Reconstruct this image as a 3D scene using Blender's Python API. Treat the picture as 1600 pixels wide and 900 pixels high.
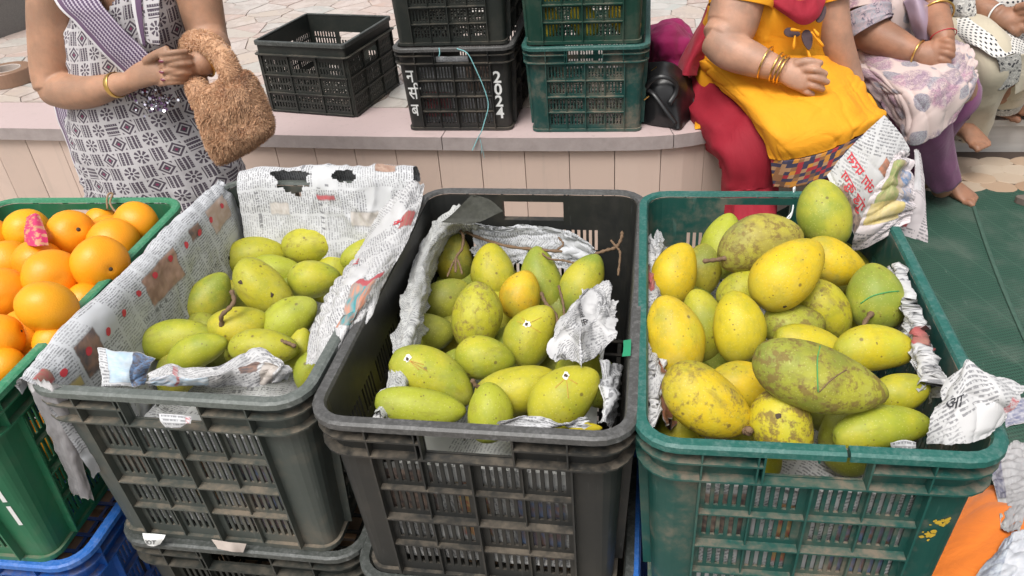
import bpy, bmesh, math, random
import numpy as np
from mathutils import Vector, Matrix, noise as mn
random.seed(7); np.random.seed(7)
SC = bpy.context.scene
COL = SC.collection
for _o in list(bpy.data.objects): bpy.data.objects.remove(_o)

# ------------------------------------------------------------------ camera, sky, sun, exposure
CAMZ = 1.5
RT = np.array([[0.98651409, 0.02859461, -0.16115923],      # camera right / down / forward, as columns, in world axes
               [0.14954087, -0.5577397, 0.81643368],
               [-0.0665393, -0.82952322, -0.55449413]])
FPX = 1250.0                                                # focal length for a 1600 px wide picture
cam = bpy.data.cameras.new('camera'); cam.sensor_width = 36.0; cam.lens = FPX / 1600 * 36
cam.clip_start = 0.02; cam.clip_end = 500
camo = bpy.data.objects.new('camera', cam); COL.objects.link(camo)
_m = Matrix.Identity(4)
for _r in range(3):
    _m[_r][0] = RT[_r][0]; _m[_r][1] = -RT[_r][1]; _m[_r][2] = -RT[_r][2]
_m[2][3] = CAMZ
camo.matrix_world = _m
SC.camera = camo
SUN_EL, SUN_AZ = math.radians(62), math.radians(200)        # azimuth clockwise from +y: behind the camera, a little left
w = bpy.data.worlds.new('World'); SC.world = w; w.use_nodes = True
_nt = w.node_tree; _nt.nodes.clear()
_sky = _nt.nodes.new('ShaderNodeTexSky'); _sky.sky_type = 'NISHITA'; _sky.sun_disc = False
_sky.sun_elevation = SUN_EL; _sky.sun_rotation = SUN_AZ; _sky.dust_density = 6.0; _sky.air_density = 1.0; _sky.ozone_density = 1.0
_hs = _nt.nodes.new('ShaderNodeHueSaturation'); _hs.inputs['Saturation'].default_value = 0.22
_bg = _nt.nodes.new('ShaderNodeBackground'); _bg.inputs['Strength'].default_value = 0.135
_wo = _nt.nodes.new('ShaderNodeOutputWorld')
_nt.links.new(_sky.outputs[0], _hs.inputs['Color']); _nt.links.new(_hs.outputs[0], _bg.inputs[0]); _nt.links.new(_bg.outputs[0], _wo.inputs[0])
_sl = bpy.data.lights.new('sun', 'SUN'); _sl.energy = 1.7; _sl.angle = math.radians(24); _sl.color = (1, .97, .92)
_so = bpy.data.objects.new('sun', _sl); COL.objects.link(_so)
_sd = Vector((math.sin(SUN_AZ) * math.cos(SUN_EL), math.cos(SUN_AZ) * math.cos(SUN_EL), math.sin(SUN_EL)))
_so.rotation_euler = _sd.to_track_quat('Z', 'Y').to_euler(); _so.location = (0, 0, 6)
SC.view_settings.view_transform = 'Standard'; SC.view_settings.look = 'None'
SC.view_settings.exposure = 0.28; SC.view_settings.gamma = 1.0; SC.view_settings.use_curve_mapping = False

SC.cycles.max_bounces = 6; SC.cycles.diffuse_bounces = 3; SC.cycles.glossy_bounces = 2; SC.cycles.transmission_bounces = 2; SC.cycles.transparent_max_bounces = 4

# ------------------------------------------------------------------ surveying: a sight line of the photograph cut with a real plane
def ray(px, py):
    return RT @ np.array([px - 800.0, py - 450.0, FPX])
def PZ(px, py, z):
    r = ray(px, py); return Vector(r * ((z - CAMZ) / r[2])) + Vector((0, 0, CAMZ))
def PY(px, py, y):
    r = ray(px, py); return Vector(r * (y / r[1])) + Vector((0, 0, CAMZ))
def depth(p):
    return float(RT[:, 2] @ np.array([p[0], p[1], p[2] - CAMZ]))
def mpp(p):                                                # metres per photograph pixel at a place
    return depth(p) / FPX
RIGHT = Vector(RT[:, 0]); DOWN = Vector(RT[:, 1]); FWD = Vector(RT[:, 2])

# ------------------------------------------------------------------ object helpers
def tag(o, label=None, cat=None, group=None, kind=None):
    if label: o['label'] = label
    if cat: o['category'] = cat
    if group: o['group'] = group
    if kind: o['kind'] = kind
    return o
def empty(name, loc=(0, 0, 0), rz=0.0):
    o = bpy.data.objects.new(name, None); COL.objects.link(o); o.location = loc; o.rotation_euler = (0, 0, rz)
    o.empty_display_size = .05
    return o
def link(name, me, mats=None, parent=None, loc=None):
    o = bpy.data.objects.new(name, me); COL.objects.link(o)
    if mats is not None and len(me.materials) == 0:
        for m in (mats if isinstance(mats, (list, tuple)) else [mats]): me.materials.append(m)
    if parent is not None: o.parent = parent
    if loc is not None: o.location = loc
    return o
def mesh(name, vs, fs, smooth=False, mi=None):
    me = bpy.data.meshes.new(name); me.from_pydata([tuple(v) for v in vs], [], fs)
    if smooth: me.polygons.foreach_set('use_smooth', [True] * len(me.polygons))
    if mi is not None: me.polygons.foreach_set('material_index', mi)
    me.update(); return me
def set_uv(me, uv):                                         # uv per vertex
    l = me.uv_layers.new(name='UVMap'); n = len(me.loops)
    idx = np.zeros(n, dtype=np.int32); me.loops.foreach_get('vertex_index', idx)
    l.data.foreach_set('uv', np.asarray(uv, dtype=np.float32)[idx].ravel())
def set_col(me, name, cols):
    a = me.color_attributes.new(name, 'FLOAT_COLOR', 'POINT'); a.data.foreach_set('color', np.asarray(cols, dtype=np.float32).ravel())
class MB:
    "collects shapes for ONE mesh"
    def __init__(s): s.v = []; s.f = []; s.m = []
    def add(s, vs, fs, m=0):
        b = len(s.v); s.v += [tuple(v) for v in vs]; s.f += [tuple(i + b for i in f) for f in fs]; s.m += [m] * len(fs)
    def box(s, a, b, m=0):
        (x0, y0, z0), (x1, y1, z1) = a, b
        s.add([(x0, y0, z0), (x1, y0, z0), (x1, y1, z0), (x0, y1, z0), (x0, y0, z1), (x1, y0, z1), (x1, y1, z1), (x0, y1, z1)],
              [(0, 3, 2, 1), (4, 5, 6, 7), (0, 1, 5, 4), (1, 2, 6, 5), (2, 3, 7, 6), (3, 0, 4, 7)], m)
    def tube(s, pts, rad, n=8, m=0, caps=True, flat=None):
        vs, fs = tube(pts, rad, n, caps, flat); s.add(vs, fs, m)
    def build(s, name, mats, parent=None, smooth=False):
        return link(name, mesh(name, s.v, s.f, smooth, s.m if any(s.m) else None), mats, parent)
def catmull(pts, n):
    "resample a polyline of vectors (any dimension) smoothly to n points"
    p = np.asarray(pts, dtype=float); k = len(p)
    if k == 2: return np.array([p[0] + (p[1] - p[0]) * t for t in np.linspace(0, 1, n)])
    q = np.vstack([2 * p[0] - p[1], p, 2 * p[-1] - p[-2]])
    t = np.linspace(0, k - 1, n); i = np.minimum(t.astype(int), k - 2); u = (t - i)[:, None]; a, b, c, d = q[i], q[i + 1], q[i + 2], q[i + 3]
    return .5 * ((2 * b) + (-a + c) * u + (2 * a - 5 * b + 4 * c - d) * u * u + (-a + 3 * b - 3 * c + d) * u ** 3)
def tube(pts, rad, n=10, caps=True, flat=None):
    "tube along points; rad per point (number or (ra, rb)); flat = vector that the rb axis follows"
    P = [Vector(p) for p in pts]; k = len(P); vs = []; fs = []; prev = None
    for i in range(k):
        t = (P[min(i + 1, k - 1)] - P[max(i - 1, 0)]).normalized()
        ref = Vector(flat) if flat is not None else (prev if prev is not None else (Vector((0, 0, 1)) if abs(t.z) < .9 else Vector((1, 0, 0))))
        b = (ref - t * ref.dot(t)).normalized(); a = b.cross(t).normalized(); prev = b
        r = rad[i] if isinstance(rad, (list, tuple, np.ndarray)) else rad
        ra, rb = (r if isinstance(r, (list, tuple, np.ndarray)) else (r, r))
        for j in range(n):
            th = 2 * math.pi * j / n; vs.append(P[i] + a * (ra * math.cos(th)) + b * (rb * math.sin(th)))
    for i in range(k - 1):
        for j in range(n):
            fs.append((i * n + j, i * n + (j + 1) % n, (i + 1) * n + (j + 1) % n, (i + 1) * n + j))
    if caps:
        r0 = rad[0] if isinstance(rad, (list, tuple, np.ndarray)) else rad; r1 = rad[-1] if isinstance(rad, (list, tuple, np.ndarray)) else rad
        m0 = min(r0) if isinstance(r0, (list, tuple, np.ndarray)) else r0; m1 = min(r1) if isinstance(r1, (list, tuple, np.ndarray)) else r1
        vs.append(P[0] - (P[1] - P[0]).normalized() * m0 * .7); vs.append(P[-1] + (P[-1] - P[-2]).normalized() * m1 * .7)
        c0, c1 = len(vs) - 2, len(vs) - 1
        for j in range(n):
            fs.append((c0, (j + 1) % n, j)); fs.append((c1, (k - 1) * n + j, (k - 1) * n + (j + 1) % n))
    return vs, fs
def apply_mods(o, keep=True):
    dg = bpy.context.evaluated_depsgraph_get(); dg.update()
    me = bpy.data.meshes.new_from_object(o.evaluated_get(dg)); old = o.data; o.modifiers.clear(); o.data = me
    if not keep and old.users == 0: bpy.data.meshes.remove(old)
    return o
def fold(p, s, seed=0):
    return mn.noise(Vector((p[0] * s + seed * 7.3, p[1] * s - seed * 3.1, p[2] * s + seed)))
def crease(p, s, seed=0):
    return 1 - 2 * abs(fold(p, s, seed))
def surf(name, rows, nu, nv, mat_, parent=None, amp=0.0, scale=6, ridged=False, thick=0.0, seed=0, closed=False, cut=None, colf=None, uvs=1.0, lift=None, edge=None, wr=0.0, wdir=(3, 14)):
    "cloth or paper: rows of control points, smoothed to an nu x nv sheet with folds; UVs in metres"
    R_ = np.array([catmull(r, nu) for r in rows]); G = np.array([catmull(R_[:, i], nv) for i in range(nu)])   # [u][v]
    if edge:                                                # torn, uneven borders
        ea, es = edge; iu = np.arange(nu) / (nu - 1); jv = np.arange(nv) / (nv - 1)
        wob = lambda t, k: ea * (.5 + .6 * mn.noise(Vector((t * es, seed + k, 0))) + .35 * mn.noise(Vector((t * es * 3.7, seed + k, 3))) + .2 * mn.noise(Vector((t * es * 11, seed + k, 5))))
        u0 = np.array([wob(t, 1) for t in jv]); u1 = 1 - np.array([wob(t, 2) for t in jv]); v0 = np.array([wob(t, 3) for t in iu]); v1 = 1 - np.array([wob(t, 4) for t in iu])
        UU = (u0[None, :] + (u1 - u0)[None, :] * iu[:, None]).clip(0, .9999) * (nu - 1); VV = (v0[:, None] + (v1 - v0)[:, None] * jv[None, :]).clip(0, .9999) * (nv - 1)
        I = UU.astype(int); J = VV.astype(int); a_ = (UU - I)[..., None]; b_ = (VV - J)[..., None]
        G = G[I, J] * (1 - a_) * (1 - b_) + G[I + 1, J] * a_ * (1 - b_) + G[I, J + 1] * (1 - a_) * b_ + G[I + 1, J + 1] * a_ * b_
    du = np.linalg.norm(np.diff(G, axis=0), axis=2).mean(axis=1); dv = np.linalg.norm(np.diff(G, axis=1), axis=2).mean(axis=0)
    U = np.concatenate([[0], np.cumsum(du)]); Vv = np.concatenate([[0], np.cumsum(dv)])
    gu = np.gradient(G, axis=0); gv = np.gradient(G, axis=1); N = np.cross(gu, gv); N /= (np.linalg.norm(N, axis=2, keepdims=True) + 1e-9)
    if amp:
        for i in range(nu):
            for j in range(nv):
                q = (U[i], Vv[j], 0)
                h = (crease(q, scale, seed) * .6 + crease(q, scale * 2.1, seed + 3) * .3 + fold(q, scale * 5, seed + 5) * .15) if ridged else (fold(q, scale, seed) + .4 * fold(q, scale * 2.3, seed + 2))
                e = 1.0 if lift is None else lift(i / (nu - 1), j / (nv - 1))
                G[i, j] += N[i, j] * (amp * h * e)
    if wr:                                                  # drawn-out wrinkles
        for i in range(nu):
            for j in range(nv):
                w_ = fold((U[i], Vv[j], 0), 5, seed + 9) * .12
                G[i, j] += N[i, j] * wr * (crease((U[i] * wdir[0] + w_ * 3, Vv[j] * wdir[1] + w_ * 9, 0), 1.0, seed + 11) ** 3 + .6 * crease((U[i] * wdir[1] * .8 - w_ * 8, Vv[j] * wdir[0] * 1.3 + U[i] * 6, 4), 1.0, seed + 15) ** 3) * max(0, .45 + 1.2 * fold((U[i], Vv[j], 0), 4, seed + 12))
    vs = G.reshape(-1, 3); fs = []
    for i in range(nu - 1):
        for j in range(nv - 1):
            if cut and cut((i + .5) / (nu - 1), (j + .5) / (nv - 1)): continue
            fs.append((i * nv + j, (i + 1) * nv + j, (i + 1) * nv + j + 1, i * nv + j + 1))
    me = mesh(name, vs, fs, True)
    uv = np.stack(np.meshgrid(U, Vv, indexing='ij'), -1).reshape(-1, 2) * uvs
    set_uv(me, uv)
    if colf:
        set_col(me, 'print', [colf(i / (nu - 1), j / (nv - 1)) for i in range(nu) for j in range(nv)])
    o = link(name, me, mat_, parent)
    if thick:
        md = o.modifiers.new('thickness', 'SOLIDIFY'); md.thickness = thick; md.offset = 0
    o_grid[o.name] = (G, N, U, Vv)
    return o
o_grid = {}
def text_geo(s, size=1.0, bold=0.0):
    c = bpy.data.curves.new('txt', 'FONT'); c.body = s; c.size = size; c.resolution_u = 3; c.offset = bold
    o = bpy.data.objects.new('txt', c); COL.objects.link(o)
    me = bpy.data.meshes.new_from_object(o)
    vs = [tuple(v.co) for v in me.vertices]; fs = [tuple(p.vertices) for p in me.polygons]
    bpy.data.objects.remove(o); bpy.data.curves.remove(c); bpy.data.meshes.remove(me)
    return vs, fs
def sheet_text(name, sheet, s, u, v, size, mat_, rot=0.0, flip=1, lift=.0012, bold=0):
    "lettering that follows the folds of a sheet"
    G, N, U, Vv = o_grid[sheet.name]; nu, nv = len(U), len(Vv)
    vs, fs = text_geo(s, size, size * .012); out = []
    for x, y, _ in vs:
        a = u + (x * math.cos(rot) - y * math.sin(rot)); b = v + (x * math.sin(rot) + y * math.cos(rot)) * flip
        fi = min(max(np.interp(a, U, np.arange(nu)), 0), nu - 1.001); fj = min(max(np.interp(b, Vv, np.arange(nv)), 0), nv - 1.001)
        i, j = int(fi), int(fj); p, q = fi - i, fj - j
        g = lambda A: (A[i, j] * (1 - p) * (1 - q) + A[i + 1, j] * p * (1 - q) + A[i, j + 1] * (1 - p) * q + A[i + 1, j + 1] * p * q)
        n = g(N); pt = g(G)
        if n @ (np.array([0, 0, CAMZ]) - pt) < 0: n = -n
        out.append(pt + n * lift)
    return link(name, mesh(name, out, fs), mat_, sheet)

# ------------------------------------------------------------------ node arithmetic
NT = None
class X:
    def __init__(s, k): s.k = k
    def __add__(a, b): return mth('ADD', a, b)
    __radd__ = __add__
    def __sub__(a, b): return mth('SUBTRACT', a, b)
    def __rsub__(a, b): return mth('SUBTRACT', b, a)
    def __mul__(a, b): return mth('MULTIPLY', a, b)
    __rmul__ = __mul__
    def __truediv__(a, b): return mth('DIVIDE', a, b)
    def __neg__(a): return mth('MULTIPLY', a, -1)
    def __lt__(a, b): return mth('LESS_THAN', a, b)
    def __gt__(a, b): return mth('GREATER_THAN', a, b)
def put(i, v):
    if isinstance(v, X): NT.links.new(v.k, i)
    else:
        if hasattr(i.default_value, '__len__') and not hasattr(v, '__len__'): v = [v] * len(i.default_value)
        if hasattr(v, '__len__') and len(v) == 3 and len(i.default_value) == 4: v = (*v, 1)
        i.default_value = v
def mth(op, *a, clamp=False):
    n = NT.nodes.new('ShaderNodeMath'); n.operation = op; n.use_clamp = clamp
    for i, v in enumerate(a): put(n.inputs[i], v)
    return X(n.outputs[0])
def fract(a): return mth('FRACT', a)
def floor_(a): return mth('FLOOR', a)
def absn(a): return mth('ABSOLUTE', a)
def mn_(a, b): return mth('MINIMUM', a, b)
def mx_(a, b): return mth('MAXIMUM', a, b)
def sat(a): return mth('ADD', a, 0.0, clamp=True)
def step(a, lo, hi):
    n = NT.nodes.new('ShaderNodeMapRange'); n.interpolation_type = 'SMOOTHSTEP'
    put(n.inputs[0], a); n.inputs[1].default_value = lo; n.inputs[2].default_value = hi
    return X(n.outputs[0])
def comb(x, y, z=0.0):
    n = NT.nodes.new('ShaderNodeCombineXYZ')
    for i, v in enumerate((x, y, z)): put(n.inputs[i], v)
    return X(n.outputs[0])
def sep(v):
    n = NT.nodes.new('ShaderNodeSeparateXYZ'); put(n.inputs[0], v); return [X(o) for o in n.outputs]
def vmul(v, s):
    n = NT.nodes.new('ShaderNodeVectorMath'); n.operation = 'MULTIPLY'; put(n.inputs[0], v); put(n.inputs[1], s); return X(n.outputs[0])
def vadd(v, s):
    n = NT.nodes.new('ShaderNodeVectorMath'); n.operation = 'ADD'; put(n.inputs[0], v); put(n.inputs[1], s); return X(n.outputs[0])
def tex(k):
    n = NT.nodes.new('ShaderNodeTexCoord'); return X(n.outputs[k])
def noise(v, s, detail=3.0, rough=.55, dist=0.0, out=0):
    n = NT.nodes.new('ShaderNodeTexNoise'); put(n.inputs['Vector'], v); put(n.inputs['Scale'], s); n.inputs['Detail'].default_value = detail
    n.inputs['Roughness'].default_value = rough; n.inputs['Distortion'].default_value = dist; return X(n.outputs[out])
def voro(v, s, feat='F1', out='Distance', rnd=1.0):
    n = NT.nodes.new('ShaderNodeTexVoronoi'); n.feature = feat; put(n.inputs['Vector'], v); put(n.inputs['Scale'], s); n.inputs['Randomness'].default_value = rnd
    return X(n.outputs[out])
def white(v, out=0):
    n = NT.nodes.new('ShaderNodeTexWhiteNoise'); n.noise_dimensions = '3D'; put(n.inputs[0], v); return X(n.outputs[out])
def mix(f, a, b):
    n = NT.nodes.new('ShaderNodeMix'); n.data_type = 'RGBA'; put(n.inputs[0], f); put(n.inputs[6], a); put(n.inputs[7], b); return X(n.outputs[2])
def ramp(f, stops):
    n = NT.nodes.new('ShaderNodeValToRGB'); put(n.inputs[0], f); e = n.color_ramp.elements
    while len(e) < len(stops): e.new(.5)
    for q, (p, c) in zip(e, stops): q.position = p; q.color = (*c, 1)
    return X(n.outputs[0])
def objinfo(k):
    n = NT.nodes.new('ShaderNodeObjectInfo'); return X(n.outputs[k])
def attr(name, k='Color'):
    n = NT.nodes.new('ShaderNodeAttribute'); n.attribute_name = name; return X(n.outputs[k])
def normal(): 
    n = NT.nodes.new('ShaderNodeNewGeometry'); return X(n.outputs['Normal'])
def vscale(c, f):
    n = NT.nodes.new('ShaderNodeVectorMath'); n.operation = 'SCALE'; put(n.inputs[0], c); put(n.inputs['Scale'], f); return X(n.outputs[0])
def begin(name):
    global NT
    m = bpy.data.materials.new(name); m.use_nodes = True; NT = m.node_tree; NT.nodes.clear(); return m
def finish(m, color, rough=.6, bump=None, bstr=.3, bdist=.002, spec=.5, metal=0.0, sheen=0.0, sss=0.0, coat=0.0, alpha=None, sssr=(.01, .004, .002), trans=0.0):
    b = NT.nodes.new('ShaderNodeBsdfPrincipled'); o = NT.nodes.new('ShaderNodeOutputMaterial')
    put(b.inputs['Base Color'], color); put(b.inputs['Roughness'], rough); put(b.inputs['Specular IOR Level'], spec); put(b.inputs['Metallic'], metal)
    if sheen: put(b.inputs['Sheen Weight'], sheen); b.inputs['Sheen Roughness'].default_value = .5
    if sss:
        put(b.inputs['Subsurface Weight'], sss); b.inputs['Subsurface Radius'].default_value = sssr; b.inputs['Subsurface Scale'].default_value = 1.0
    if coat: put(b.inputs['Coat Weight'], coat); b.inputs['Coat Roughness'].default_value = .25
    if alpha is not None: put(b.inputs['Alpha'], alpha)
    if trans: put(b.inputs['Transmission Weight'], trans)
    if bump is not None:
        n = NT.nodes.new('ShaderNodeBump'); n.inputs['Strength'].default_value = bstr; n.inputs['Distance'].default_value = bdist
        put(n.inputs['Height'], bump); NT.links.new(n.outputs[0], b.inputs['Normal'])
    NT.links.new(b.outputs[0], o.inputs[0])
    return m
def simple(name, c, rough=.6, var=.15, ns=40, bstr=.15, **kw):
    m = begin(name); n = noise(tex('Object'), ns, 4)
    c2 = tuple(x * (1 - var) for x in c); c3 = tuple(min(1, x * (1 + var)) for x in c)
    return finish(m, mix(n, c2, c3), rough, n, bstr, **kw)
# ------------------------------------------------------------------ materials
def plastic(name, base, dust=.5, wear=.3, rough=.42, dustcol=(.215, .175, .13), wall=.42):
    m = begin(name); co = tex('Object')
    n1 = noise(co, 9, 5, .6); n2 = noise(co, 60, 4, .65); n3 = noise(vmul(co, (90, 90, 14)), 1.0, 3)
    nz = sep(normal())[2]
    up = step(nz, .15, .8)
    d = sat(step(n1 * .7 + n2 * .3, .44, .70) * (dust * wall) + up * step(n2 * .6 + n1 * .4, .34, .66) * dust * .85)
    scr = step(n3, .66, .74) * wear
    c0 = mix(n1, tuple(x * .75 for x in base), tuple(min(1, x * 1.25) for x in base))
    c = mix(sat(scr * .5), c0, tuple(min(1, x * 1.8 + .10) for x in base))
    c = mix(d, c, mix(n2, tuple(x * .7 for x in dustcol), dustcol))
    return finish(m, c, sat(d * .4 + n2 * .2 + rough - .05), n2 * .5 + n3 * .3, .12, .0015, spec=.45)
PL_BLACK = plastic('black_plastic', (.019, .020, .019), .26, .35)
PL_DARK = plastic('dark_olive_plastic', (.060, .071, .064), .8, .4, wall=.6)
PL_TEAL = plastic('teal_green_plastic', (.010, .068, .056), 1.0, .5, wall=.85)
PL_GREEN = plastic('green_plastic', (.018, .145, .068), .5, .35)
PL_BLUE = plastic('blue_plastic', (.008, .085, .36), .5, .35)
PL_BOTTLE = plastic('bottle_green_plastic', (.007, .042, .028), .55, .35)
PL_OLDTEAL = plastic('worn_teal_plastic', (.010, .060, .052), 1.0, .45, wall=.95)
PL_EBLACK = plastic('clean_black_plastic', (.020, .024, .021), .25, .3)
WHITEPAINT = simple('white_paint', (.75, .76, .74), .6, .1)

def rim_mat(name, base):                                   # the edge that has been rubbed pale by years of stacking
    m = begin(name); co = tex('Object'); n1 = noise(co, 34, 6, .7); n2 = noise(co, 190, 4, .65)
    wv = step(n1 * .45 + n2 * .55, .44, .72)
    c = mix(wv * .42, mix(n2, tuple(x * .8 for x in base), tuple(x * 1.4 for x in base)), tuple(min(1, x * .7 + .20) for x in base))
    return finish(m, c, .5, n2, .15, .0015)
RIMS = {}
def rim_of(m, base, k=1):
    RIMS[m.name] = rim_mat(m.name + '_worn_rim', base)
for _m, _b in ((PL_BLACK, (.060, .059, .057)), (PL_DARK, (.095, .108, .098)), (PL_TEAL, (.012, .100, .082)), (PL_GREEN, (.035, .20, .10)), (PL_BLUE, (.02, .12, .42)), (PL_BOTTLE, (.012, .06, .042)), (PL_OLDTEAL, (.02, .085, .072)), (PL_EBLACK, (.045, .05, .046))):
    rim_of(_m, _b)

RIBS = {}
for _m, _b, _d in ((PL_BLACK, (.022, .023, .022), .55), (PL_DARK, (.055, .065, .058), .9), (PL_TEAL, (.011, .082, .068), .95), (PL_GREEN, (.022, .16, .078), .6), (PL_BLUE, (.010, .09, .37), .6), (PL_BOTTLE, (.010, .055, .038), .6), (PL_OLDTEAL, (.014, .072, .062), 1.0), (PL_EBLACK, (.026, .030, .027), .4)):
    RIBS[_m.name] = plastic(_m.name + '_rib', _b, _d, .7)
def m_coping():
    m = begin('pink_stone'); co = tex('Object'); r = objinfo('Random')
    n1 = noise(vadd(co, comb(r * 9, r * 5, 0)), 2.2, 6, .6); n2 = noise(co, 55, 4)
    c = mix(n1, (.46, .35, .34), (.57, .455, .44)); c = mix(step(n2, .56, .8) * .4, c, (.34, .27, .25))
    st = step(noise(co, 5, 5, .7), .56, .72); c = mix(st * .45, c, (.38, .32, .285))
    return finish(m, c, .55, n2, .1)
PINK = m_coping()
def m_edge():
    m = begin('rough_stone_edge'); co = tex('Object'); n1 = noise(co, 22, 6, .7); n2 = noise(co, 90, 4)
    return finish(m, mix(n1, (.22, .185, .175), (.44, .38, .365)), .85, n1 * .6 + n2 * .4, .5, .003)
EDGE = m_edge()
def m_tile():
    m = begin('beige_wall_tile'); co = tex('Object'); r = objinfo('Random')
    n1 = noise(vadd(co, comb(r * 20, 0, r * 7)), 6, 5, .6); x, y, z = sep(co)
    streak = step(noise(comb(x * 40, y * 40, z * 3), 1.0, 4), .58, .75)
    c = mix(r, (.55, .42, .35), (.62, .48, .405)); c = mix(n1 * .4, c, (.50, .395, .335)); c = mix(streak * .25, c, (.38, .31, .265)); c = mix(step(noise(co, 3.1, 5, .7), .52, .74) * .3, c, (.40, .33, .285))
    return finish(m, c, .5, n1, .08)
TILE = m_tile()
PALEGROUT = simple('pale_grout', (.46, .39, .35), .9)
GROUT = simple('dark_grout', (.17, .13, .11), .9)
def m_marble():
    m = begin('broken_marble'); co = tex('Object'); _g = NT.nodes.new('ShaderNodeNewGeometry'); r = fract(objinfo('Random') + X(_g.outputs['Random Per Island']))
    base = ramp(r, [(0, (.47, .41, .36)), (.16, (.52, .37, .31)), (.3, (.55, .50, .46)), (.45, (.45, .32, .265)), (.6, (.44, .45, .42)), (.74, (.52, .43, .36)), (.88, (.42, .36, .32)), (1, (.52, .39, .34))])
    v = vadd(co, comb(r * 31, r * 17, 0)); n = noise(v, 7, 6, .6, 1.2); vein = step(absn(n - .5), .05, .0)
    c = mix(step(n, .35, .7) * .55, base, (.62, .55, .51)); c = mix(vein * .4, c, (.36, .29, .26)); c = mix(step(noise(v, 30, 5, .7), .5, .75) * .35, c, (.44, .35, .31))
    return finish(m, c, .4, n, .04)
MARBLE = m_marble()
def m_ground():
    m = begin('dusty_concrete'); co = tex('Object'); n1 = noise(co, 1.6, 6, .6); n2 = noise(co, 45, 5, .6)
    return finish(m, mix(n1 * .6 + n2 * .4, (.24, .21, .18), (.38, .34, .30)), .9, n2, .3, .004)
GROUND = m_ground()
def m_mat():
    m = begin('green_net_matting'); co = tex('Object'); x, y, z = sep(co)
    a = x * .94 + y * .34; b = y * .94 - x * .34
    wv = mth('SINE', a * 900.0); wv2 = mth('SINE', b * 520.0)
    rib = step(fract(a * 9.0), .46, .5) * step(fract(a * 9.0), .54, .5)
    weave = mx_(wv, wv2) * .5 + .5
    n1 = noise(co, 5, 6, .65); n2 = noise(vmul(co, (60, 12, 1)), 1.0, 4)
    c = mix(weave, (.006, .024, .015), (.024, .082, .054)); c = mix(rib * .4, c, (.06, .125, .09))
    c = mix(step(n1, .44, .74) * .36, c, (.15, .165, .14)); c = mix(step(n2, .66, .8) * .3, c, (.34, .36, .32))
    return finish(m, c, .75, weave, .5, .003)
MAT = m_mat()
def m_oval():
    m = begin('oval_floor_stone'); co = tex('Object'); r = objinfo('Random'); n = noise(vadd(co, comb(r * 20, r * 11, 0)), 16, 5, .6, .8)
    base = ramp(r, [(0, (.46, .37, .28)), (.3, (.52, .44, .35)), (.5, (.31, .19, .12)), (.7, (.46, .34, .24)), (.85, (.34, .22, .145)), (1, (.50, .43, .36))])
    return finish(m, mix(n * .5, base, (.42, .31, .22)), .4, n, .05)
OVAL = m_oval()
DARKSTONE = simple('dark_brown_stone', (.07, .048, .038), .6)
def m_greymarble():
    m = begin('grey_veined_marble'); co = tex('Object'); x, y, z = sep(co); n = noise(comb(x * 3, y * 3, z * 16), 1.0, 6, .65, .6)
    return finish(m, mix(n, (.30, .28, .26), (.60, .58, .55)), .45, n, .05)
GREYMARBLE = m_greymarble()
GRANITE = simple('grey_granite', (.17, .16, .15), .6, .35, 160)

SKINS = {}
def skin(name, c):
    m = begin(name); co = tex('Object'); n1 = noise(co, 12, 5, .6); n2 = noise(co, 220, 3, .6); sp = voro(co, 45)
    k = mix(step(n1, .3, .7), tuple(x * .76 for x in c), (min(1, c[0] * 1.16), c[1] * 1.08, c[2] * 1.03)); k = mix(step(noise(co, 40, 5, .7), .5, .75) * .35, k, (c[0] * .95, c[1] * .70, c[2] * .62)); k = mix(step(sp, .07, .03) * .35, k, tuple(x * .45 for x in c))
    k = mix(step(n2, .55, .75) * .12, k, (c[0] * .9, c[1] * .62, c[2] * .55))
    return finish(m, k, .47, n2 * .3 + voro(co, 420) * .3 + noise(co, 34, 4) * 1.2 + step(voro(co, 170.0, 'DISTANCE_TO_EDGE'), .0, .10) * .25, .30, .0022, sss=.10, spec=.4)
SKIN1 = skin('tan_skin', (.42, .245, .16)); SKIN2 = skin('warm_skin', (.45, .265, .185)); SKIN3 = skin('brown_skin', (.33, .175, .112)); SKIN4 = skin('deep_skin', (.33, .175, .11))
GOLD = begin('gold'); GOLD = finish(GOLD, (.80, .52, .16), .28, metal=1.0)
NAIL = simple('maroon_nail_polish', (.16, .03, .05), .25, .05)
NAILNAT = simple('natural_nail', (.52, .31, .24), .35, .05)
HAIR = simple('black_hair', (.015, .012, .011), .5)

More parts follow.
